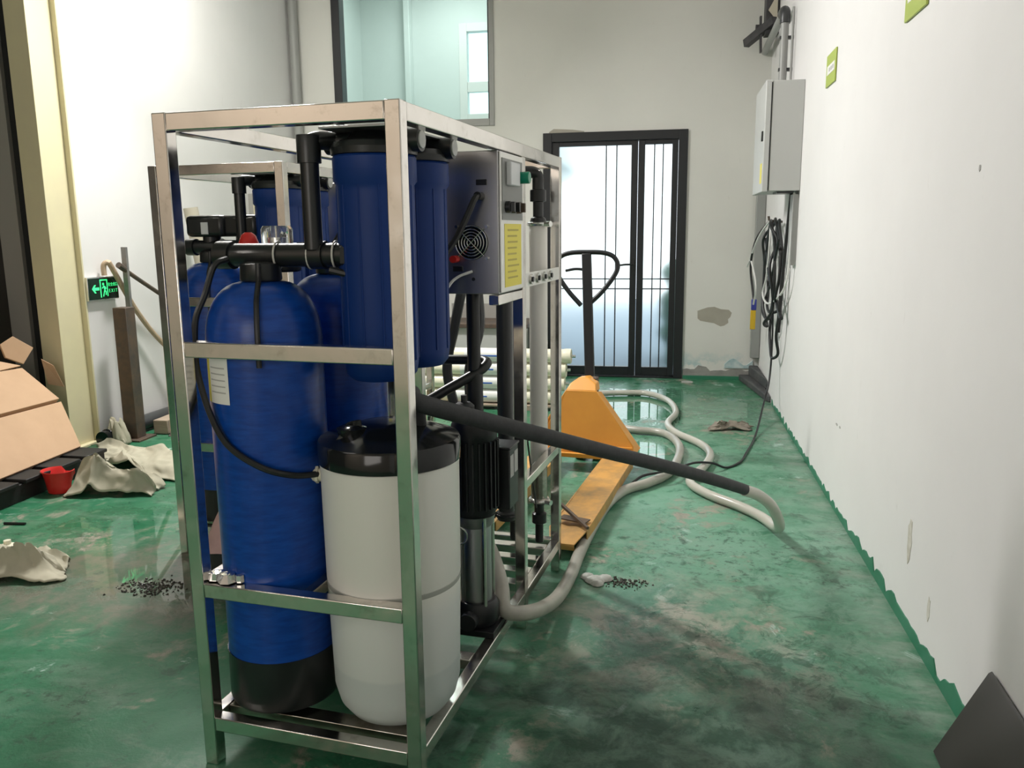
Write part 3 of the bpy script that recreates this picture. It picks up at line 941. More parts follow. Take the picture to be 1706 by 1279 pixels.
b.tube([(.72, 5.9, 1.30), (.71, 5.85, .9), (.72, 5.86, .5), (.705, 5.80, .25), (.66, 5.66, .12), (.56, 5.15, .015), (.47, 4.75, .008), (.42, 4.55, .008), (.337, 4.426, .008), (.26, 4.37, .045), (.17, 4.32, .058), (.09, 4.25, .05), (.04, 4.15, .062), (-.026, 4.085, .063), (-.10, 4.06, .05), (-.16, 4.0, .02), (-.24, 3.86, .008), (-.29, 3.65, .008), (-.315, 3.45, .008)], .0065, 8)
tag(b.build('cable_coil', M['cable']), 'black cables coiled on the wall hook with one tail running over the floor', 'cable')
b = MB()
b.tube([(.70, 6.12, 1.335), (.66, 6.5, 1.2), (.63, 6.9, .98), (.64, 6.75, 1.03), (.66, 6.5, .85), (.66, 6.62, .7)], .007, 8)
b.tube([(.70, 6.1, 1.34), (.69, 6.0, 1.2), (.69, 6.1, .95), (.68, 6.2, .82), (.69, 6.05, .76), (.71, 5.75, .80), (.74, 5.45, .95), (.75, 5.42, 1.3), (.755, 5.42, 1.49)], .007, 8)
tag(b.build('white_cable', M['cable_white']), 'thin white cable looped among the black coil', 'cable')
t_ = thing('cable_tag', 'yellow tag with blue tape hanging from the cable end in the corner', 'tag', (.665, 6.66, .5))
bx('tag_body', M['tag_yellow'], -.02, .02, -.004, .010, .0, .15, t_, .004)
bx('tape_wrap', M['tag_blue'], -.017, .023, -.006, .014, .15, .235, t_, .006)
# dark board leaning bottom right
q = [Vector(p) for p in ((.67, 1.985, .004), (.765, 1.957, .238), (.765, 1.70, .222), (.655, 1.62, .004))]
o = MB().prism(q, (.008, 0, .006)).build('leaning_board', M['slate'], bevel=.0015)
tag(o, 'dark grey board leaning on the foot of the right wall in the near corner', 'board')
# floor disc near the door
tag(MB().cyl((.187, 7.03, 0), (.187, 7.03, .006), .05, 24).build('floor_cover', M['soap'], bevel=.002), 'small round pale cover plate on the floor beside the door', 'cover')
cloth('floor_rag', 'crumpled brown rag lying on the green floor before the right wall', [(.28, 5.28), (.56, 5.33), (.55, 5.46), (.29, 5.36)], .05, 6, M['rag'], 34, 18, .04, 10, cat='rag')

# ------------------------------------------------------------------ water treatment machine
BX, BY, ANG = -.5129, 1.5833, -.1019
W, LN, H, T = .5702, 1.378, 1.524, .034
ca, sa = math.cos(ANG), math.sin(ANG)


def R2W(u, v, z=0, off=(0, 0)):
    u += off[0]; v += off[1]
    return Vector((BX+u*ca-v*sa, BY+u*sa+v*ca, z))


mc = thing('filter_frame', 'nearest polished stainless frame of the water filter machine, around the white tank', 'machine', (BX, BY, 0), ANG)
st = M['steel']
for (u, v) in ((-T, 0), (-W, 0), (-T, LN-T), (-W, LN-T), (-T, .868), (-W, .868)):
    bx('post', st, u, u+T, v, v+T, 0, H if v not in (.868,) else H-.038, mc, .0025)


def rail(u0, u1, v0, v1, z0, z1, material=st):
    return bx('rail', material, u0, u1, v0, v1, z0, z1, mc, .0025)


rt = .038
rail(-W+T, -T, .001, T, H-rt, H-.001); rail(-W+T, -T, LN-T, LN-.001, H-rt, H-.001)
rail(-T, -.001, T, LN-T, H-rt, H-.001); rail(-W+.001, -W+T, T, LN-T, H-rt, H-.001)
rail(-W+T, -T, .001, T, 1.003, 1.038)
rail(-W+T, -T, .001, T, .435, .470, M['steel'])
rail(-W+T, -T, .001, T, .092, .127); rail(-W+T, -T, LN-T, LN-.001, .092, .127)
for u in (-T, -W):
    rail(u+.001, u+T-.001, T, .868, .092, .127); rail(u+.001, u+T-.001, .868+T, LN-T, .092, .127)
rail(-T+.002, -.002, .868+T, LN-T, .465, .495)
rail(-W+.002, -W+T-.002, T, .868, .435, .47)
rail(-T+.002, -.002, .63, .868, 1.072, 1.10)
rail(-.295, -.268, T, .868, .44, .468, M['steel_wet'])
rail(-W+T, -T, .868, .868+T, .44, .47)
for v in (.06, .24, .42, .60, .74, .93, 1.03, 1.14, 1.25):
    bx('slat', M['steel_wet'] if v < .7 else st, -W+T, -T, v, v+.045, .098, .1265, mc, .002)
# control box
cbx = bx('control_box', M['brushed'], -.31, -.002, .632, .866, 1.102, 1.484, mc, .003)
fp = bx('front_panel', M['panel_face'], -.0015, .0025, .640, .864, 1.106, 1.482, cbx, .001)
bx('meter_plate', M['meter_plate'], .0025, .0045, .652, .850, 1.302, 1.466, cbx)
bx('digital_meter', M['meter'], .0045, .020, .685, .775, 1.395, 1.458, cbx, .003)
MB().cyl((.004, .818, 1.422), (.036, .818, 1.422), .017, 18).build('green_button', M['green_btn'], cbx, .002)
for v, k in ((.685, 'black'), (.735, 'black'), (.79, 'red')):
    b = MB(); b.cyl((.004, v, 1.337), (.018, v, 1.337), .016, 16); b.box(.018, .03, v-.005, v+.005, 1.324, 1.350)
    b.build('selector_knob', M['black'] if k == 'black' else M['iron'], cbx, .001)
ys = bx('yellow_notice', M['yellow'], .0026, .0034, .672, .838, 1.118, 1.292, cbx)
for k in range(9):
    z = 1.275-k*.0165
    bx('printed_line', M['print'], .0034, .0037, .70, .815-.03*random.random(), z-.0025, z+.0025, cbx)
b = MB(); b.cyl((-.078, .6325, 1.242), (-.078, .627, 1.242), .047, 28); b.build('fan_opening', M['black_gloss'], cbx)
b = MB()
for r in (.012, .020, .028, .036, .045):
    b.torus((-.078, .624, 1.242), (0, 1, 0), r, .0014, 28, 6)
for a in (PI/4, -PI/4):
    dx, dz = .052*math.cos(a), .052*math.sin(a)
    b.cyl((-.078-dx, .6235, 1.242-dz), (-.078+dx, .6235, 1.242+dz), .0013, 6)
b.build('fan_guard', M['metal_white'], cbx)
for dx in (-.043, .043):
    for dz in (-.043, .043):
        MB().cyl((-.078+dx, .632, 1.242+dz), (-.078+dx, .624, 1.242+dz), .0045, 8).build('screw', M['metal_white'], cbx)
bx('vent_slot', M['black'], -.063, -.033, .628, .6325, 1.394, 1.409, cbx, .001)
bx('vent_slot', M['black'], -.134, -.106, .628, .6325, 1.164, 1.178, cbx, .001)
MB().cyl((-.075, .632, 1.143), (-.075, .629, 1.143), .005, 10).build('drain_hole', M['black'], cbx)
MB().cyl((-.05, .632, 1.365), (-.05, .60, 1.365), .011, 12).build('cable_gland', M['black'], cbx)
MB().tube([(-.05, .61, 1.365), (-.053, .585, 1.355), (-.075, .57, 1.30), (-.10, .55, 1.245), (-.135, .53, 1.20), (-.20, .52, 1.17)], .0085, 8).build('power_lead', M['cable'], mc)
MB().tube([(-.075, .622, 1.165), (-.11, .60, 1.15), (-.13, .58, 1.125), (-.15, .56, 1.07)], .004, 6).build('white_lead', M['cable_white'], mc)
b = MB(); b.cyl((-.123, .63, 1.198), (-.123, .60, 1.198), .010, 12); b.build('red_connector', M['red'], mc)
# two filter housings
for k, v in enumerate((.225, .43)):
    u = -.165
    fh = MB().lathe([(.0, .932), (.045, .932), (.07, .936), (.082, .95), (.086, .975), (.087, 1.36), (.087, 1.375), (.094, 1.385), (.094, 1.435), (.09, 1.44), (.0, 1.44)], (u, v, 0), 40).build('filter_housing', M['blue_sump'], mc)
    for a in range(12):
        th = 2*PI*a/12
        MB().cyl((u+.0865*math.cos(th), v+.0865*math.sin(th), .98), (u+.0865*math.cos(th), v+.0865*math.sin(th), 1.375), .0022, 6).build('grip_rib', M['blue_sump'], fh)
    MB().lathe([(.0, 1.441), (.096, 1.441), (.098, 1.455), (.09, 1.468), (.06, 1.478), (.045, 1.492), (.0, 1.492)], (u, v, 0), 36).build('housing_head', M['black'], fh)
    MB().cyl((u-.115, v, 1.472), (u+.115, v, 1.472), .026, 18).build('head_port', M['black'], fh)
    MB().cyl((u+.115, v, 1.472), (u+.118, v, 1.472), .019, 16).build('port_plug', M['grey_box'], fh)
bx('mount_bracket', M['brushed'], -.25, -.08, .13, .52, 1.492, 1.4975, mc, .001)
MB().tube([(-.298, .17, 1.235), (-.298, .17, 1.42), (-.297, .172, 1.46), (-.285, .185, 1.474), (-.26, .215, 1.474), (-.235, .225, 1.472)], .021, 14, 5).build('riser_pipe', M['black'], mc)
b = MB(); b.lathe([(.024, -.03), (.027, -.03), (.027, .03), (.024, .03)], (-.298, .17, 1.455), 16); b.build('elbow_collar', M['black'], mc)
# manifold over the front tank
b = MB()
b.cyl((-.545, .185, 1.222), (-.215, .185, 1.222), .027, 20)
b.cyl((-.56, .185, 1.222), (-.52, .185, 1.222), .033, 20)
b.cyl((-.32, .185, 1.222), (-.275, .185, 1.222), .032, 20)
b.build('manifold_pipe', M['black'], mc)
b = MB(); b.cyl((-.225, .185, 1.222), (-.205, .185, 1.222), .036, 6); b.cyl((-.205, .185, 1.222), (-.18, .185, 1.222), .026, 14); b.build('union_nut', M['black_matte'], mc)
for u in (-.40, -.315, -.25):
    MB().torus((u, .185, 1.222), (1, .15, 0), .031, .0025, 22, 6).build('cable_tie', M['tape'], mc)
MB().tube([(-.18, .185, 1.222), (-.155, .18, 1.22), (-.145, .175, 1.20), (-.158, .17, 1.18), (-.20, .165, 1.178), (-.25, .15, 1.19)], .0085, 8).build('loop_tube', M['cable'], mc)
MB().tube([(-.412, .118, 1.205), (-.409, .110, 1.165), (-.386, .064, 1.13), (-.379, .050, 1.10), (-.374, .040, 1.06), (-.373, .038, 1.02), (-.373, .038, .98)], .0062, 8).build('sensor_lead', M['cable'], mc)
# second manifold behind and small valves
b = MB(); b.cyl((-.555, .50, 1.222), (-.26, .50, 1.222), .024, 18); b.cyl((-.43, .50, 1.19), (-.43, .50, 1.222), .03, 18); b.build('manifold_pipe', M['black'], mc)
t_ = thing('flow_valve_head', 'black valve head with red knob and clear cup on the front blue tank', 'valve', R2W(-.44, .26, 0), ANG)
b = MB(); b.box(-.10, .10, -.04, .06, 1.21, 1.236); b.lathe([(.0, 1.18), (.045, 1.18), (.05, 1.20), (.05, 1.232), (.0, 1.232)], (0, 0, 0), 20)
b.cyl((-.1, .01, 1.222), (.14, .01, 1.222), .02, 14)
b.build('valve_body', M['black'], t_, .004)
MB().lathe([(.0, 1.2365), (.026, 1.2365), (.024, 1.25), (.017, 1.268), (.008, 1.275), (.0, 1.275)], (-.088, .0, 0), 18).build('red_knob', M['red'], t_)
MB().lathe([(.0, 1.2365), (.034, 1.2365), (.038, 1.245), (.038, 1.282), (.033, 1.29), (.0, 1.29)], (-.02, .02, 0), 20).build('clear_cup', M['clear'], t_)
MB().lathe([(.0, 1.238), (.02, 1.238), (.02, 1.262), (.0, 1.262)], (-.02, .02, 0), 14).build('cup_core', M['metal_white'], t_)
for du in (.05, .09):
    MB().cyl((du, .02, 1.236), (du, .02, 1.25), .015, 10).build('valve_cap', M['black_gloss'], t_)
valve_front = t_
# pump
pm = MB().lathe([(.0, .475), (.055, .475), (.064, .49), (.064, .70), (.066, .703), (.066, .735), (.058, .755), (.035, .765), (.0, .765)], (-.078, .62, 0), 30).build('pump_motor', M['motor'], mc)
for a in range(24):
    th = 2*PI*a/24
    MB().box(.062, .070, -.002, .002, .50, .695, Matrix.Translation((-.078, .62, 0)) @ Matrix.Rotation(th, 4, 'Z')).build('cooling_fin', M['motor'], pm)
b = MB(); b.lathe([(.03, .765), (.03, .79), (.018, .80), (.0, .80)], (-.105, .615, 0), 12); b.cyl((-.105, .615, .80), (-.105, .615, .82), .009, 8); b.build('air_vent', M['black_matte'], pm)
b = MB(); b.box(-.052, .012, .665, .755, .475, .655); b.box(-.058, .016, .66, .76, .655, .662); b.build('terminal_box', M['motor'], pm, .004)
bx('rating_plate', M['grey_print'], .0122, .0132, .672, .705, .57, .635, pm)
bx('rating_plate', M['grey_print'], .0122, .0132, .712, .748, .575, .64, pm)
b = MB(); b.lathe([(.0, .215), (.045, .215), (.045, .44), (.05, .445), (.058, .475), (.0, .475)], (-.078, .62, 0), 28); b.build('pump_stages', M['brushed'], mc)
for a in range(4):
    th = PI/4+PI/2*a
    x, y = -.078+.054*math.cos(th), .62+.054*math.sin(th)
    MB().cyl((x, y, .20), (x, y, .475), .006, 8).build('tie_rod', M['steel'], mc)
b = MB(); b.box(-.15, -.006, .55, .69, .127, .145); b.lathe([(.0, .145), (.06, .145), (.066, .16), (.066, .20), (.055, .216), (.0, .216)], (-.078, .62, 0), 24)
b.cyl((-.078, .53, .175), (-.078, .70, .175), .026, 16); b.build('pump_foot', M['motor'], mc, .002)
MB().torus((-.11, .55, .43), (0, 1, .2), .03, .0025, 20, 6).build('wire_ring', M['metal_white'], mc)
# pipes behind
MB().cyl((-.125, .765, .45), (-.125, .765, 1.1), .02, 16).build('black_pipe', M['black'], mc)
MB().tube([(-.125, .765, .74), (-.125, .765, .80), (-.125, .765, .86)], .026, 14).build('pipe_tee', M['black'], mc)
b = MB(); b.tube([(-.26, .82, .885), (-.14, .82, .888), (-.105, .81, .887), (-.095, .79, .88), (-.115, .76, .86), (-.19, .70, .815), (-.28, .64, .76)], .015, 12); b.build('elbow_pipe', M['black'], mc)
b = MB(); b.lathe([(.0, .335), (.03, .335), (.034, .345), (.034, .36), (.026, .365), (.026, 1.07), (.0, 1.07)], (-.09, .965, 0), 22); b.build('membrane_tube', M['pvc_grey'], mc)
b = MB(); b.torus((-.09, .965, .352), (0, 0, 1), .034, .006); b.cyl((-.125, .955, .352), (-.14, .95, .352), .014, 10); b.build('tube_clamp', M['black'], mc)
for (u, v) in ((-.062, 1.285), (-.16, 1.285)):
    ve = MB().lathe([(.0, .44), (.030, .44), (.032, .445), (.032, 1.29), (.030, 1.295), (.0, 1.295)], (u, v, 0), 24).build('membrane_vessel', M['white_pvc'], mc)
    MB().cyl((u, v, .30), (u, v, .44), .030, 22).build('lower_sleeve', M['steel_wet'], ve)
    for z in (.302, 1.295):
        b = MB(); b.torus((u, v, z), (0, 0, 1), .033, .0075, 24, 8); b.cyl((u+.03, v-.02, z), (u+.052, v-.03, z), .01, 8); b.build('vessel_clamp', M['metal_white'], ve)
    b = MB(); b.lathe([(.03, 1.30), (.026, 1.315), (.018, 1.32), (.018, 1.37), (.028, 1.372), (.028, 1.41), (.020, 1.412), (.020, 1.45), (.0, 1.45)], (u, v, 0), 16)
    b.tube([(u, v, 1.42), (u, v, 1.452), (u-.012, v-.01, 1.468), (u-.05, v-.03, 1.47), (u-.14, v-.08, 1.47)], .02, 12); b.build('top_fitting', M['black'], ve)
    b = MB(); b.lathe([(.0, .14), (.015, .14), (.015, .21), (.027, .215), (.027, .25), (.018, .255), (.018, .28), (.028, .295), (.0, .295)], (u, v, 0), 16); b.build('bottom_fitting', M['black'], ve)
gs = bx('valve_strip', M['panel_face'], -.006, -.001, .905, 1.34, 1.103, 1.146, mc, .001)
for k in range(4):
    v = .955+k*.082
    b = MB(); b.cyl((-.001, v, 1.125), (.006, v, 1.125), .016, 16); b.build('valve_ring', M['metal_white'], gs)
    b = MB(); b.cyl((.006, v, 1.125), (.010, v, 1.125), .008, 12); b.build('valve_stem', M['black'], gs)
MB().tube([(-.02, .92, 1.09), (-.015, .93, .9), (-.02, .95, .7), (-.03, 1.05, .5), (-.05, 1.2, .3)], .003, 6).build('sensor_wire', M['cable'], mc)
b = MB(); b.tube([(-.28, 1.1, 1.08), (-.31, 1.1, .95), (-.34, 1.1, .80), (-.30, 1.1, .62)], .017, 10); b.build('drain_hose', M['pvc_grey'], mc)
b = MB(); b.tube([(-.23, 1.12, 1.08), (-.22, 1.1, .95), (-.26, 1.1, .80), (-.25, 1.1, .62)], .017, 10); b.build('drain_hose', M['pvc_grey'], mc)
b = MB()
for i in range(9):
    b.lathe([(.0, 0), (.02*random.random()+.008, .003), (.01, .02), (.0, .022)], (-.525+random.random()*.07, .02+random.random()*.02, .47), 7)
b.build('crumpled_foil', M['foil'], mc, flat=True)

# brine tank
bt = thing('brine_tank', 'white milky round tank with black lid inside the nearest frame', 'tank', R2W(-.135, .185, .128), ANG)
prof = [(.0, .0), (.09, .0), (.122, .012), (.142, .04), (.152, .08), (.158, .325), (.1575, .332), (.1575, .342), (.159, .348), (.161, .61), (.162, .625), (.158, .63), (.0, .63)]
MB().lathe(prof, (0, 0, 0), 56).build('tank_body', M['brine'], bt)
MB().lathe([(.1572, .330), (.1588, .332), (.1588, .342), (.1572, .344)], (0, 0, 0), 56).build('waist_line', M['brine_line'], bt)
lid = MB().lathe([(.160, .626), (.1655, .628), (.166, .672), (.162, .678), (.135, .688), (.075, .708), (.03, .712), (.0, .712)], (0, 0, 0), 56).build('tank_lid', M['black_gloss'], bt)
MB().lathe([(.0, .70), (.03, .70), (.034, .722), (.02, .728), (.0, .728)], (-.06, -.07, -.012), 18).build('lid_cap', M['black_gloss'], lid)
b = MB(); b.prism([(-.085, -.11, .684), (-.05, -.125, .684), (-.035, -.10, .688), (-.055, -.07, .725), (-.07, -.075, .722)], (.015, .012, .004)); b.build('lid_grip', M['black_gloss'], lid, .003)
b = MB(); b.cyl((-.155, -.04, .583), (-.18, -.046, .583), .016, 14); b.cyl((-.166, -.043, .583), (-.172, -.045, .583), .021, 6); b.build('overflow_fitting', M['cream_plastic'], bt)


def pressure_tank(label, u, v, off=(0, 0), sticker=True):
    t = thing('pressure_tank', label, 'tank', R2W(u, v, .128, off), ANG, 'blue pressure tanks')
    r = .133
    MB().lathe([(.0, .0), (.11, .0), (.132, .01), (.136, .02), (.135, .13), (.136, .14), (.0, .14)], (0, 0, 0), 44).build('tank_base', M['black'], t)
    pr = [(.0, .139), (.134, .139)]
    pr += [(r, .15), (r, .90)]
    for i in range(1, 13):
        a = PI/2*i/12
        pr.append((.035+(r-.035)*math.cos(a)**.85, .90+.135*math.sin(a)))
    pr += [(.035, 1.037), (.0, 1.037)]
    sh = MB().lathe(pr, (0, 0, 0), 48).build('tank_shell', M['blue'], t)
    MB().lathe([(.0, 1.036), (.046, 1.036), (.048, 1.04), (.046, 1.075), (.03, 1.08), (.0, 1.08)], (0, 0, 0), 28).build('tank_collar', M['black'], t)
    if sticker:
        # sticker wraps the shell: a curved patch a hair outside it
        def patch(a0, a1, z0, z1, rr_, material, nm):
            vs = []; n_ = 8
            for i in range(n_+1):
                a = a0+(a1-a0)*i/n_
                for z in (z0, z1):
                    vs.append((rr_*math.cos(a), rr_*math.sin(a), z))
            MB().add(vs, [(2*i, 2*i+1, 2*i+3, 2*i+2) for i in range(n_)]).build(nm, material, sh)
        patch(math.radians(226), math.radians(234), .765, .87, .1338, M['yellow'], 'sticker_stripe')
        patch(math.radians(234), math.radians(264), .765, .87, .1338, M['white'], 'sticker')
        for k in range(5):
            patch(math.radians(237), math.radians(260), .79+k*.014, .793+k*.014, .1342, M['grey_print'], 'sticker_print')
    return t


pressure_tank('front blue pressure tank with black foot beside the white tank', -.437, .165)
pressure_tank('blue pressure tank behind the front one in the nearest frame', -.43, .50, sticker=False)
# hose from the tank valve to the brine tank
hp = [(-.50, .13, 1.215), (-.515, .10, 1.20), (-.53, .08, 1.137), (-.543, .058, 1.084), (-.545, .05, 1.017), (-.54, .047, .955), (-.505, .035, .864), (-.455, .023, .80), (-.376, .025, .756), (-.32, .06, .732), (-.297, .138, .714)]
hp = [R2W(*p) for p in hp]
b = MB(); b.tube(hp, .0075, 8)
tag(b.build('brine_hose', M['cable']), 'thin black hose drooping across the front blue tank to the white tank', 'hose')

# the second machine, further back on the left
OFF = (-.955, 1.128)
m2 = copy_tree(mc)
m2.location = R2W(0, 0, 0, OFF)
tag(m2, 'second stainless filter frame standing further back on the left', 'machine')
for ch in list(m2.children):
    if ch.name.startswith(('crumpled_foil',)):
        bpy.data.objects.remove(ch)
pressure_tank('blue pressure tank in the rear frame at left, under the black valve boxes', -.437, .165, OFF, False)
pressure_tank('rearmost blue pressure tank, mostly hidden in the second frame', -.43, .50, OFF, False)
for k, (u, v) in enumerate(((-.437, .20), (-.30, .22))):
    t_ = thing('valve_controller', ['black valve controller with grey screen, left one on the rear frame', 'black valve controller right of the one with the grey screen'][k], 'controller', R2W(u-.02, v, 0, OFF), ANG)
    MB().box(-.085, .085, -.05, .06, 1.262, 1.345).build('controller_case', M['black'], t_, .016)
    MB().lathe([(.0, 1.2), (.035, 1.2), (.035, 1.262), (.0, 1.262)], (0, 0, 0), 16).build('valve_neck', M['black'], t_)
    if k == 0:
        bx('screen', M['meter'], -.01, .022, -.0535, -.0495, 1.272, 1.318, t_, .001)

# black sack with a pink cloth between the frames
t_ = thing('covered_bucket', 'black rounded bucket draped in pink cloth between the two frames', 'bucket', R2W(-1.03, .88, 0), ANG)
MB().lathe([(.0, 0), (.07, .0), (.11, .03), (.135, .1), (.135, .2), (.12, .24), (.0, .24)], (0, 0, 0), 28).build('bucket', M['black_matte'], t_)
vs = []; n = 28; k = 9
for j in range(k):
    f = j/(k-1)
    for i in range(n):
        a = 2*PI*i/n
        r = (.145-.125*f**1.2)*(1+.05*math.sin(a*5+j*.4))
        vs.append((r*math.cos(a), r*math.sin(a), .19+.26*f+.01*math.sin(a*3)))
fs = [(j*n+i, j*n+(i+1) % n, (j+1)*n+(i+1) % n, (j+1)*n+i) for j in range(k-1) for i in range(n)]+[tuple((k-1)*n+i for i in range(n))]
MB().add(vs, fs).build('pink_cloth', M['pink'], t_, angle=70)

# ------------------------------------------------------------------ black sleeved pipe and hoses
b = MB()
p0 = R2W(-.012, .075, .912)
sp_ = [R2W(-.075, .22, .80), R2W(-.06, .17, .88), R2W(-.045, .115, .922), p0, Vector((-.27, 2.04, .745)), Vector((.05, 2.60, .515)), Vector((.22, 2.9, .385)), Vector((.325, 3.09, .30))]
hs = thing('sleeved_pipe', 'long pipe in a black foam sleeve sloping from the nearest frame to the floor', 'pipe', (0, 0, 0))
MB().tube(sp_, .0205, 16, 8).build('foam_sleeve', M['foam'], hs)
far = [(-.62, 6.28, .025), (-.493, 6.32, .025), (-.3, 6.37, .025), (-.125, 6.36, .025), (.03, 6.1, .025), (.08, 5.7, .025), (.026, 5.37, .025), (.072, 5.119, .025), (.21, 4.868, .025), (.262, 4.644, .025), (.224, 4.392, .025), (.145, 4.156, .025), (.145, 4.03, .025), (.225, 3.88, .025), (.345, 3.74, .025), (.43, 3.6, .027), (.475, 3.42, .045), (.465, 3.30, .11), (.42, 3.20, .21), (.36, 3.125, .275), (.30, 3.045, .318)]
MB().tube(far, .022, 14, 6).build('clear_hose', M['hose'], hs)
near = [(-.30, 5.2, .025), (-.164, 5.144, .025), (-.002, 5.087, .025), (.08, 4.872, .025), (.091, 4.6, .025), (.034, 4.231, .025), (-.07, 4.03, .025), (-.182, 3.888, .025), (-.252, 3.649, .025), (-.292, 3.326, .025), (-.314, 3.053, .025), (-.325, 2.80, .03), (-.345, 2.55, .06), (-.39, 2.33, .12)]
pr = [R2W(.005, .60, .165), R2W(-.03, .62, .19), R2W(-.07, .60, .185)]
near += [(-.45, 2.24, .165), R2W(-.035, .72, .215), R2W(-.085, .78, .29), R2W(-.125, .74, .40)]
tag(MB().tube(near, .0235, 14, 6).build('drain_hose', M['hose_dirty']), 'cloudy hose sagging under the nearest frame and curving away past the jack', 'hose')

# ------------------------------------------------------------------ pallet jack
JA = -.126
pj = thing('pallet_jack', 'orange hand pallet jack with black tow handle behind the nearest frame', 'pallet jack', (-.427, 4.285, 0), JA)
for sx in (1, -1):
    x0 = .115 if sx > 0 else -.275
    b = MB(); b.prism([(x0+.03, -1.21, .06), (x0+.13, -1.21, .06), (x0+.16, -1.10, .085), (x0+.16, .0, .088), (x0, .0, .088), (x0, -1.10, .085)], (0, 0, -.006))
    b.box(x0, x0+.006, -1.10, 0, .035, .084); b.box(x0+.154, x0+.16, -1.10, 0, .035, .084)
    b.prism([(x0+.03, -1.21, .054), (x0+.13, -1.21, .054), (x0+.13, -1.20, .03), (x0+.03, -1.20, .03)], (0, .006, 0))
    fk = b.build('fork', M['orange_worn'], pj, .002)
    MB().cyl((x0+.03, -.98, .035), (x0+.13, -.98, .035), .035, 18).build('load_roller', M['black'], fk)
b = MB()
b.prism([(-.275, -.0, .075), (.275, -.0, .075), (.275, .0, .15), (.055, .09, .42), (-.115, .09, .42), (-.275, .0, .15)], (0, .012, 0))
b.box(-.275, .275, -.03, .0, .075, .10)
b.box(-.27, .27, -.012, .0, .135, .145)
bp = b.build('body_plate', M['orange'], pj, .003)
for s in (1, -1):
    xb, xt = (.275, .055) if s > 0 else (-.275, -.115)
    dx = .022*s
    MB().prism([(xb, 0, .15), (xt, .09, .42), (xt+dx*.3, .19, .40), (xb+dx, .10, .12), (xb, .0, .09)], (-.006*s, 0, 0)).build('side_gusset', M['orange'], pj, .002)
b = MB(); b.prism([(-.115, .09, .418), (.055, .09, .418), (.045, .12, .455), (-.01, .15, .485), (-.06, .16, .478), (-.10, .12, .45)], (0, .09, -.005)); b.build('body_cap', M['orange'], pj, .006)
b = MB(); b.cyl((-.03, .26, .05), (-.03, .26, .40), .05, 18); b.box(-.1, .04, .18, .34, .30, .36); b.build('pump_unit', M['motor'], pj)
for x in (-.07, .03):
    MB().cyl((x-.025, .26, .08), (x+.025, .26, .08), .08, 22).build('steer_wheel', M['black_matte'], pj)
b = MB(); b.beam((-.015, .25, .40), (-.075, .40, 1.145), .052, .03, (0, 1, 0)); b.build('handle_bar', M['door_black'], pj, .004)
b = MB(); b.cyl((-.045, .24, .44), (.025, .24, .44), .035, 16); b.box(-.05, .03, .2, .27, .37, .47); b.build('handle_pivot', M['iron'], pj, .003)
hx, hy = -.072, .38
lp = [(hx+.02, .34, .86), (hx+.10, .36, .94), (hx+.165, .375, 1.03), (hx+.178, .385, 1.085), (hx+.15, .395, 1.13), (hx+.09, .40, 1.15), (hx, .40, 1.153), (hx-.09, .40, 1.15), (hx-.15, .395, 1.13), (hx-.178, .385, 1.085), (hx-.165, .375, 1.03), (hx-.10, .36, .94), (hx-.02, .34, .86)]
MB().tube(lp, .0135, 12, 6).build('handle_loop', M['door_black'], pj)
MB().tube([(hx, .38, 1.055), (hx-.06, .384, 1.06), (hx-.12, .386, 1.05)], .008, 8).build('release_lever', M['door_black'], pj)
# rusty angle piece at the near fork tip
b = MB(); b.beam((.14, -1.0, .094), (.26, -1.03, .094), .05, .005); b.beam((.12, -.94, .13), (.28, -1.12, .10), .012, .012)
b.build('rusty_bracket', M['iron'], pj)

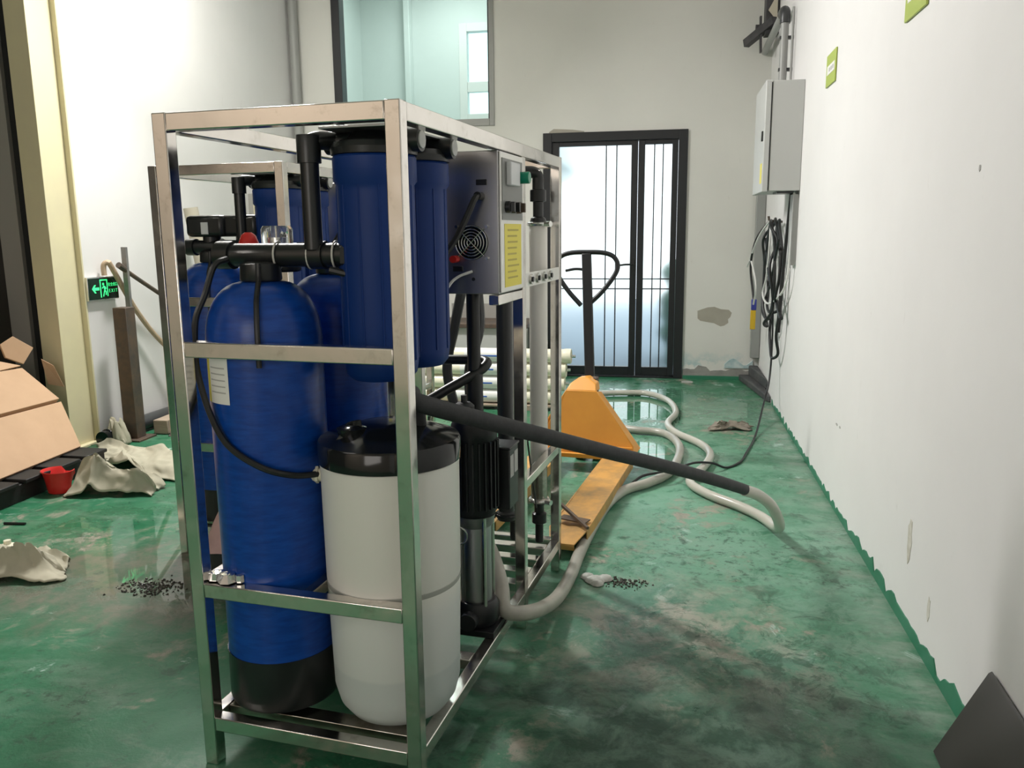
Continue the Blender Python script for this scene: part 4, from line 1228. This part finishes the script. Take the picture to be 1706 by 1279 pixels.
# ------------------------------------------------------------------ stack of membrane housings near the back wall
def membrane(x, y, z, lab, proto=[None]):
    ln = 1.25
    if proto[0] is None:
        t = thing('membrane_housing', lab, 'tube', (x, y, z), 0, 'stacked cream membrane housings')
        r = .05
        MB().cyl((-ln, 0, 0), (-.055, 0, 0), r, 24).build('shell', M['frp_white'], t)
        mx = Matrix.Rotation(PI/2, 4, 'Y')
        MB().lathe([(.0, -.055), (.053, -.055), (.054, -.05), (.054, -.008), (.048, -.004), (.044, -.012), (.0, -.012)], (0, 0, 0), 24, mx).build('end_cap', M['frp_white'], t)
        MB().cyl((-.012, 0, 0), (.025, 0, 0), .011, 12).build('nozzle', M['metal_white'], t)
        bl = MB().cyl((-.78, 0, 0), (-.45, 0, 0), r+.0006, 24, caps=False).build('label', M['white'], t)
        vs = []
        for i in range(9):
            a = PI+.35+1.3*i/8
            vs.append((-.72, (r+.0012)*math.cos(a-PI/2+.6), (r+.0012)*math.sin(a-PI/2+.6)))
        MB().cyl((-.72, 0, 0), (-.53, 0, 0), r+.0012, 24, caps=False).build('label_band', M['label_blue'], t).scale = (1, 1, .55)
        proto[0] = t
        return t
    t = copy_tree(proto[0]); t.location = (x, y, z); tag(t, lab, 'tube', 'stacked cream membrane housings')
    return t


sk = thing('timber_pallet', 'timber pallet on the floor under the cream membrane housings', 'pallet', (0, 0, 0))
for x in (-1.85, -1.4, -.95):
    bx('bearer', M['wood'], x-.04, x+.04, 5.72, 5.98, 0, .025, sk, .003)
for y in (5.72, 5.81, 5.9):
    bx('deck_board', M['wood'], -1.95, -.8, y, y+.07, .025, .04, sk, .003)
names = ['bottom', 'second', 'third', 'top']
xe = [-.74, -.70, -.69, -.655]
for r_ in range(4):
    for k in range(2):
        if r_ == 3 and k == 1:
            continue
        membrane(xe[r_]-.05*k, 5.79+.105*k, .093+.1*r_, 'cream membrane housing in the %s row, %s of the stack behind the jack' % (names[r_], ('front' if k == 0 else 'rear')))
for k in range(2):
    pass
b = MB()
for (x, z) in ((-.80, .12), (-.78, .23)):
    b.cyl((x+.09, 5.69, z), (x+.09, 5.735, z), .016, 12)
# workbench behind the stack
wk = thing('workbench', 'grey steel workbench against the back wall behind the cream tubes', 'bench', (-1.55, 6.72, 0))
bx('bench_top', M['iron'], -.55, .45, -.2, .3, .50, .535, wk, .003)
bx('bench_panel', M['grey_box'], -.5, .4, -.16, -.14, .06, .50, wk)
for x in (-.52, .38):
    bx('leg', M['iron_grey'], x, x+.04, -.18, -.14, 0, .5, wk)
    bx('leg', M['iron_grey'], x, x+.04, .24, .28, 0, .5, wk)
bx('back_panel', M['grey_paint'], -.3, .35, .27, .29, .535, .66, wk)
bm_ = thing('bench_motor', 'small dark motor with red cap on the workbench', 'motor', (-1.28, 6.68, .536))
b = MB(); b.cyl((-.1, 0, .055), (.1, 0, .055), .05, 18); b.box(-.08, .08, -.05, .05, 0, .02); b.build('motor_body', M['motor'], bm_)
MB().lathe([(.0, .10), (.022, .10), (.02, .13), (.0, .135)], (.03, 0, 0), 12).build('red_cap', M['red'], bm_)
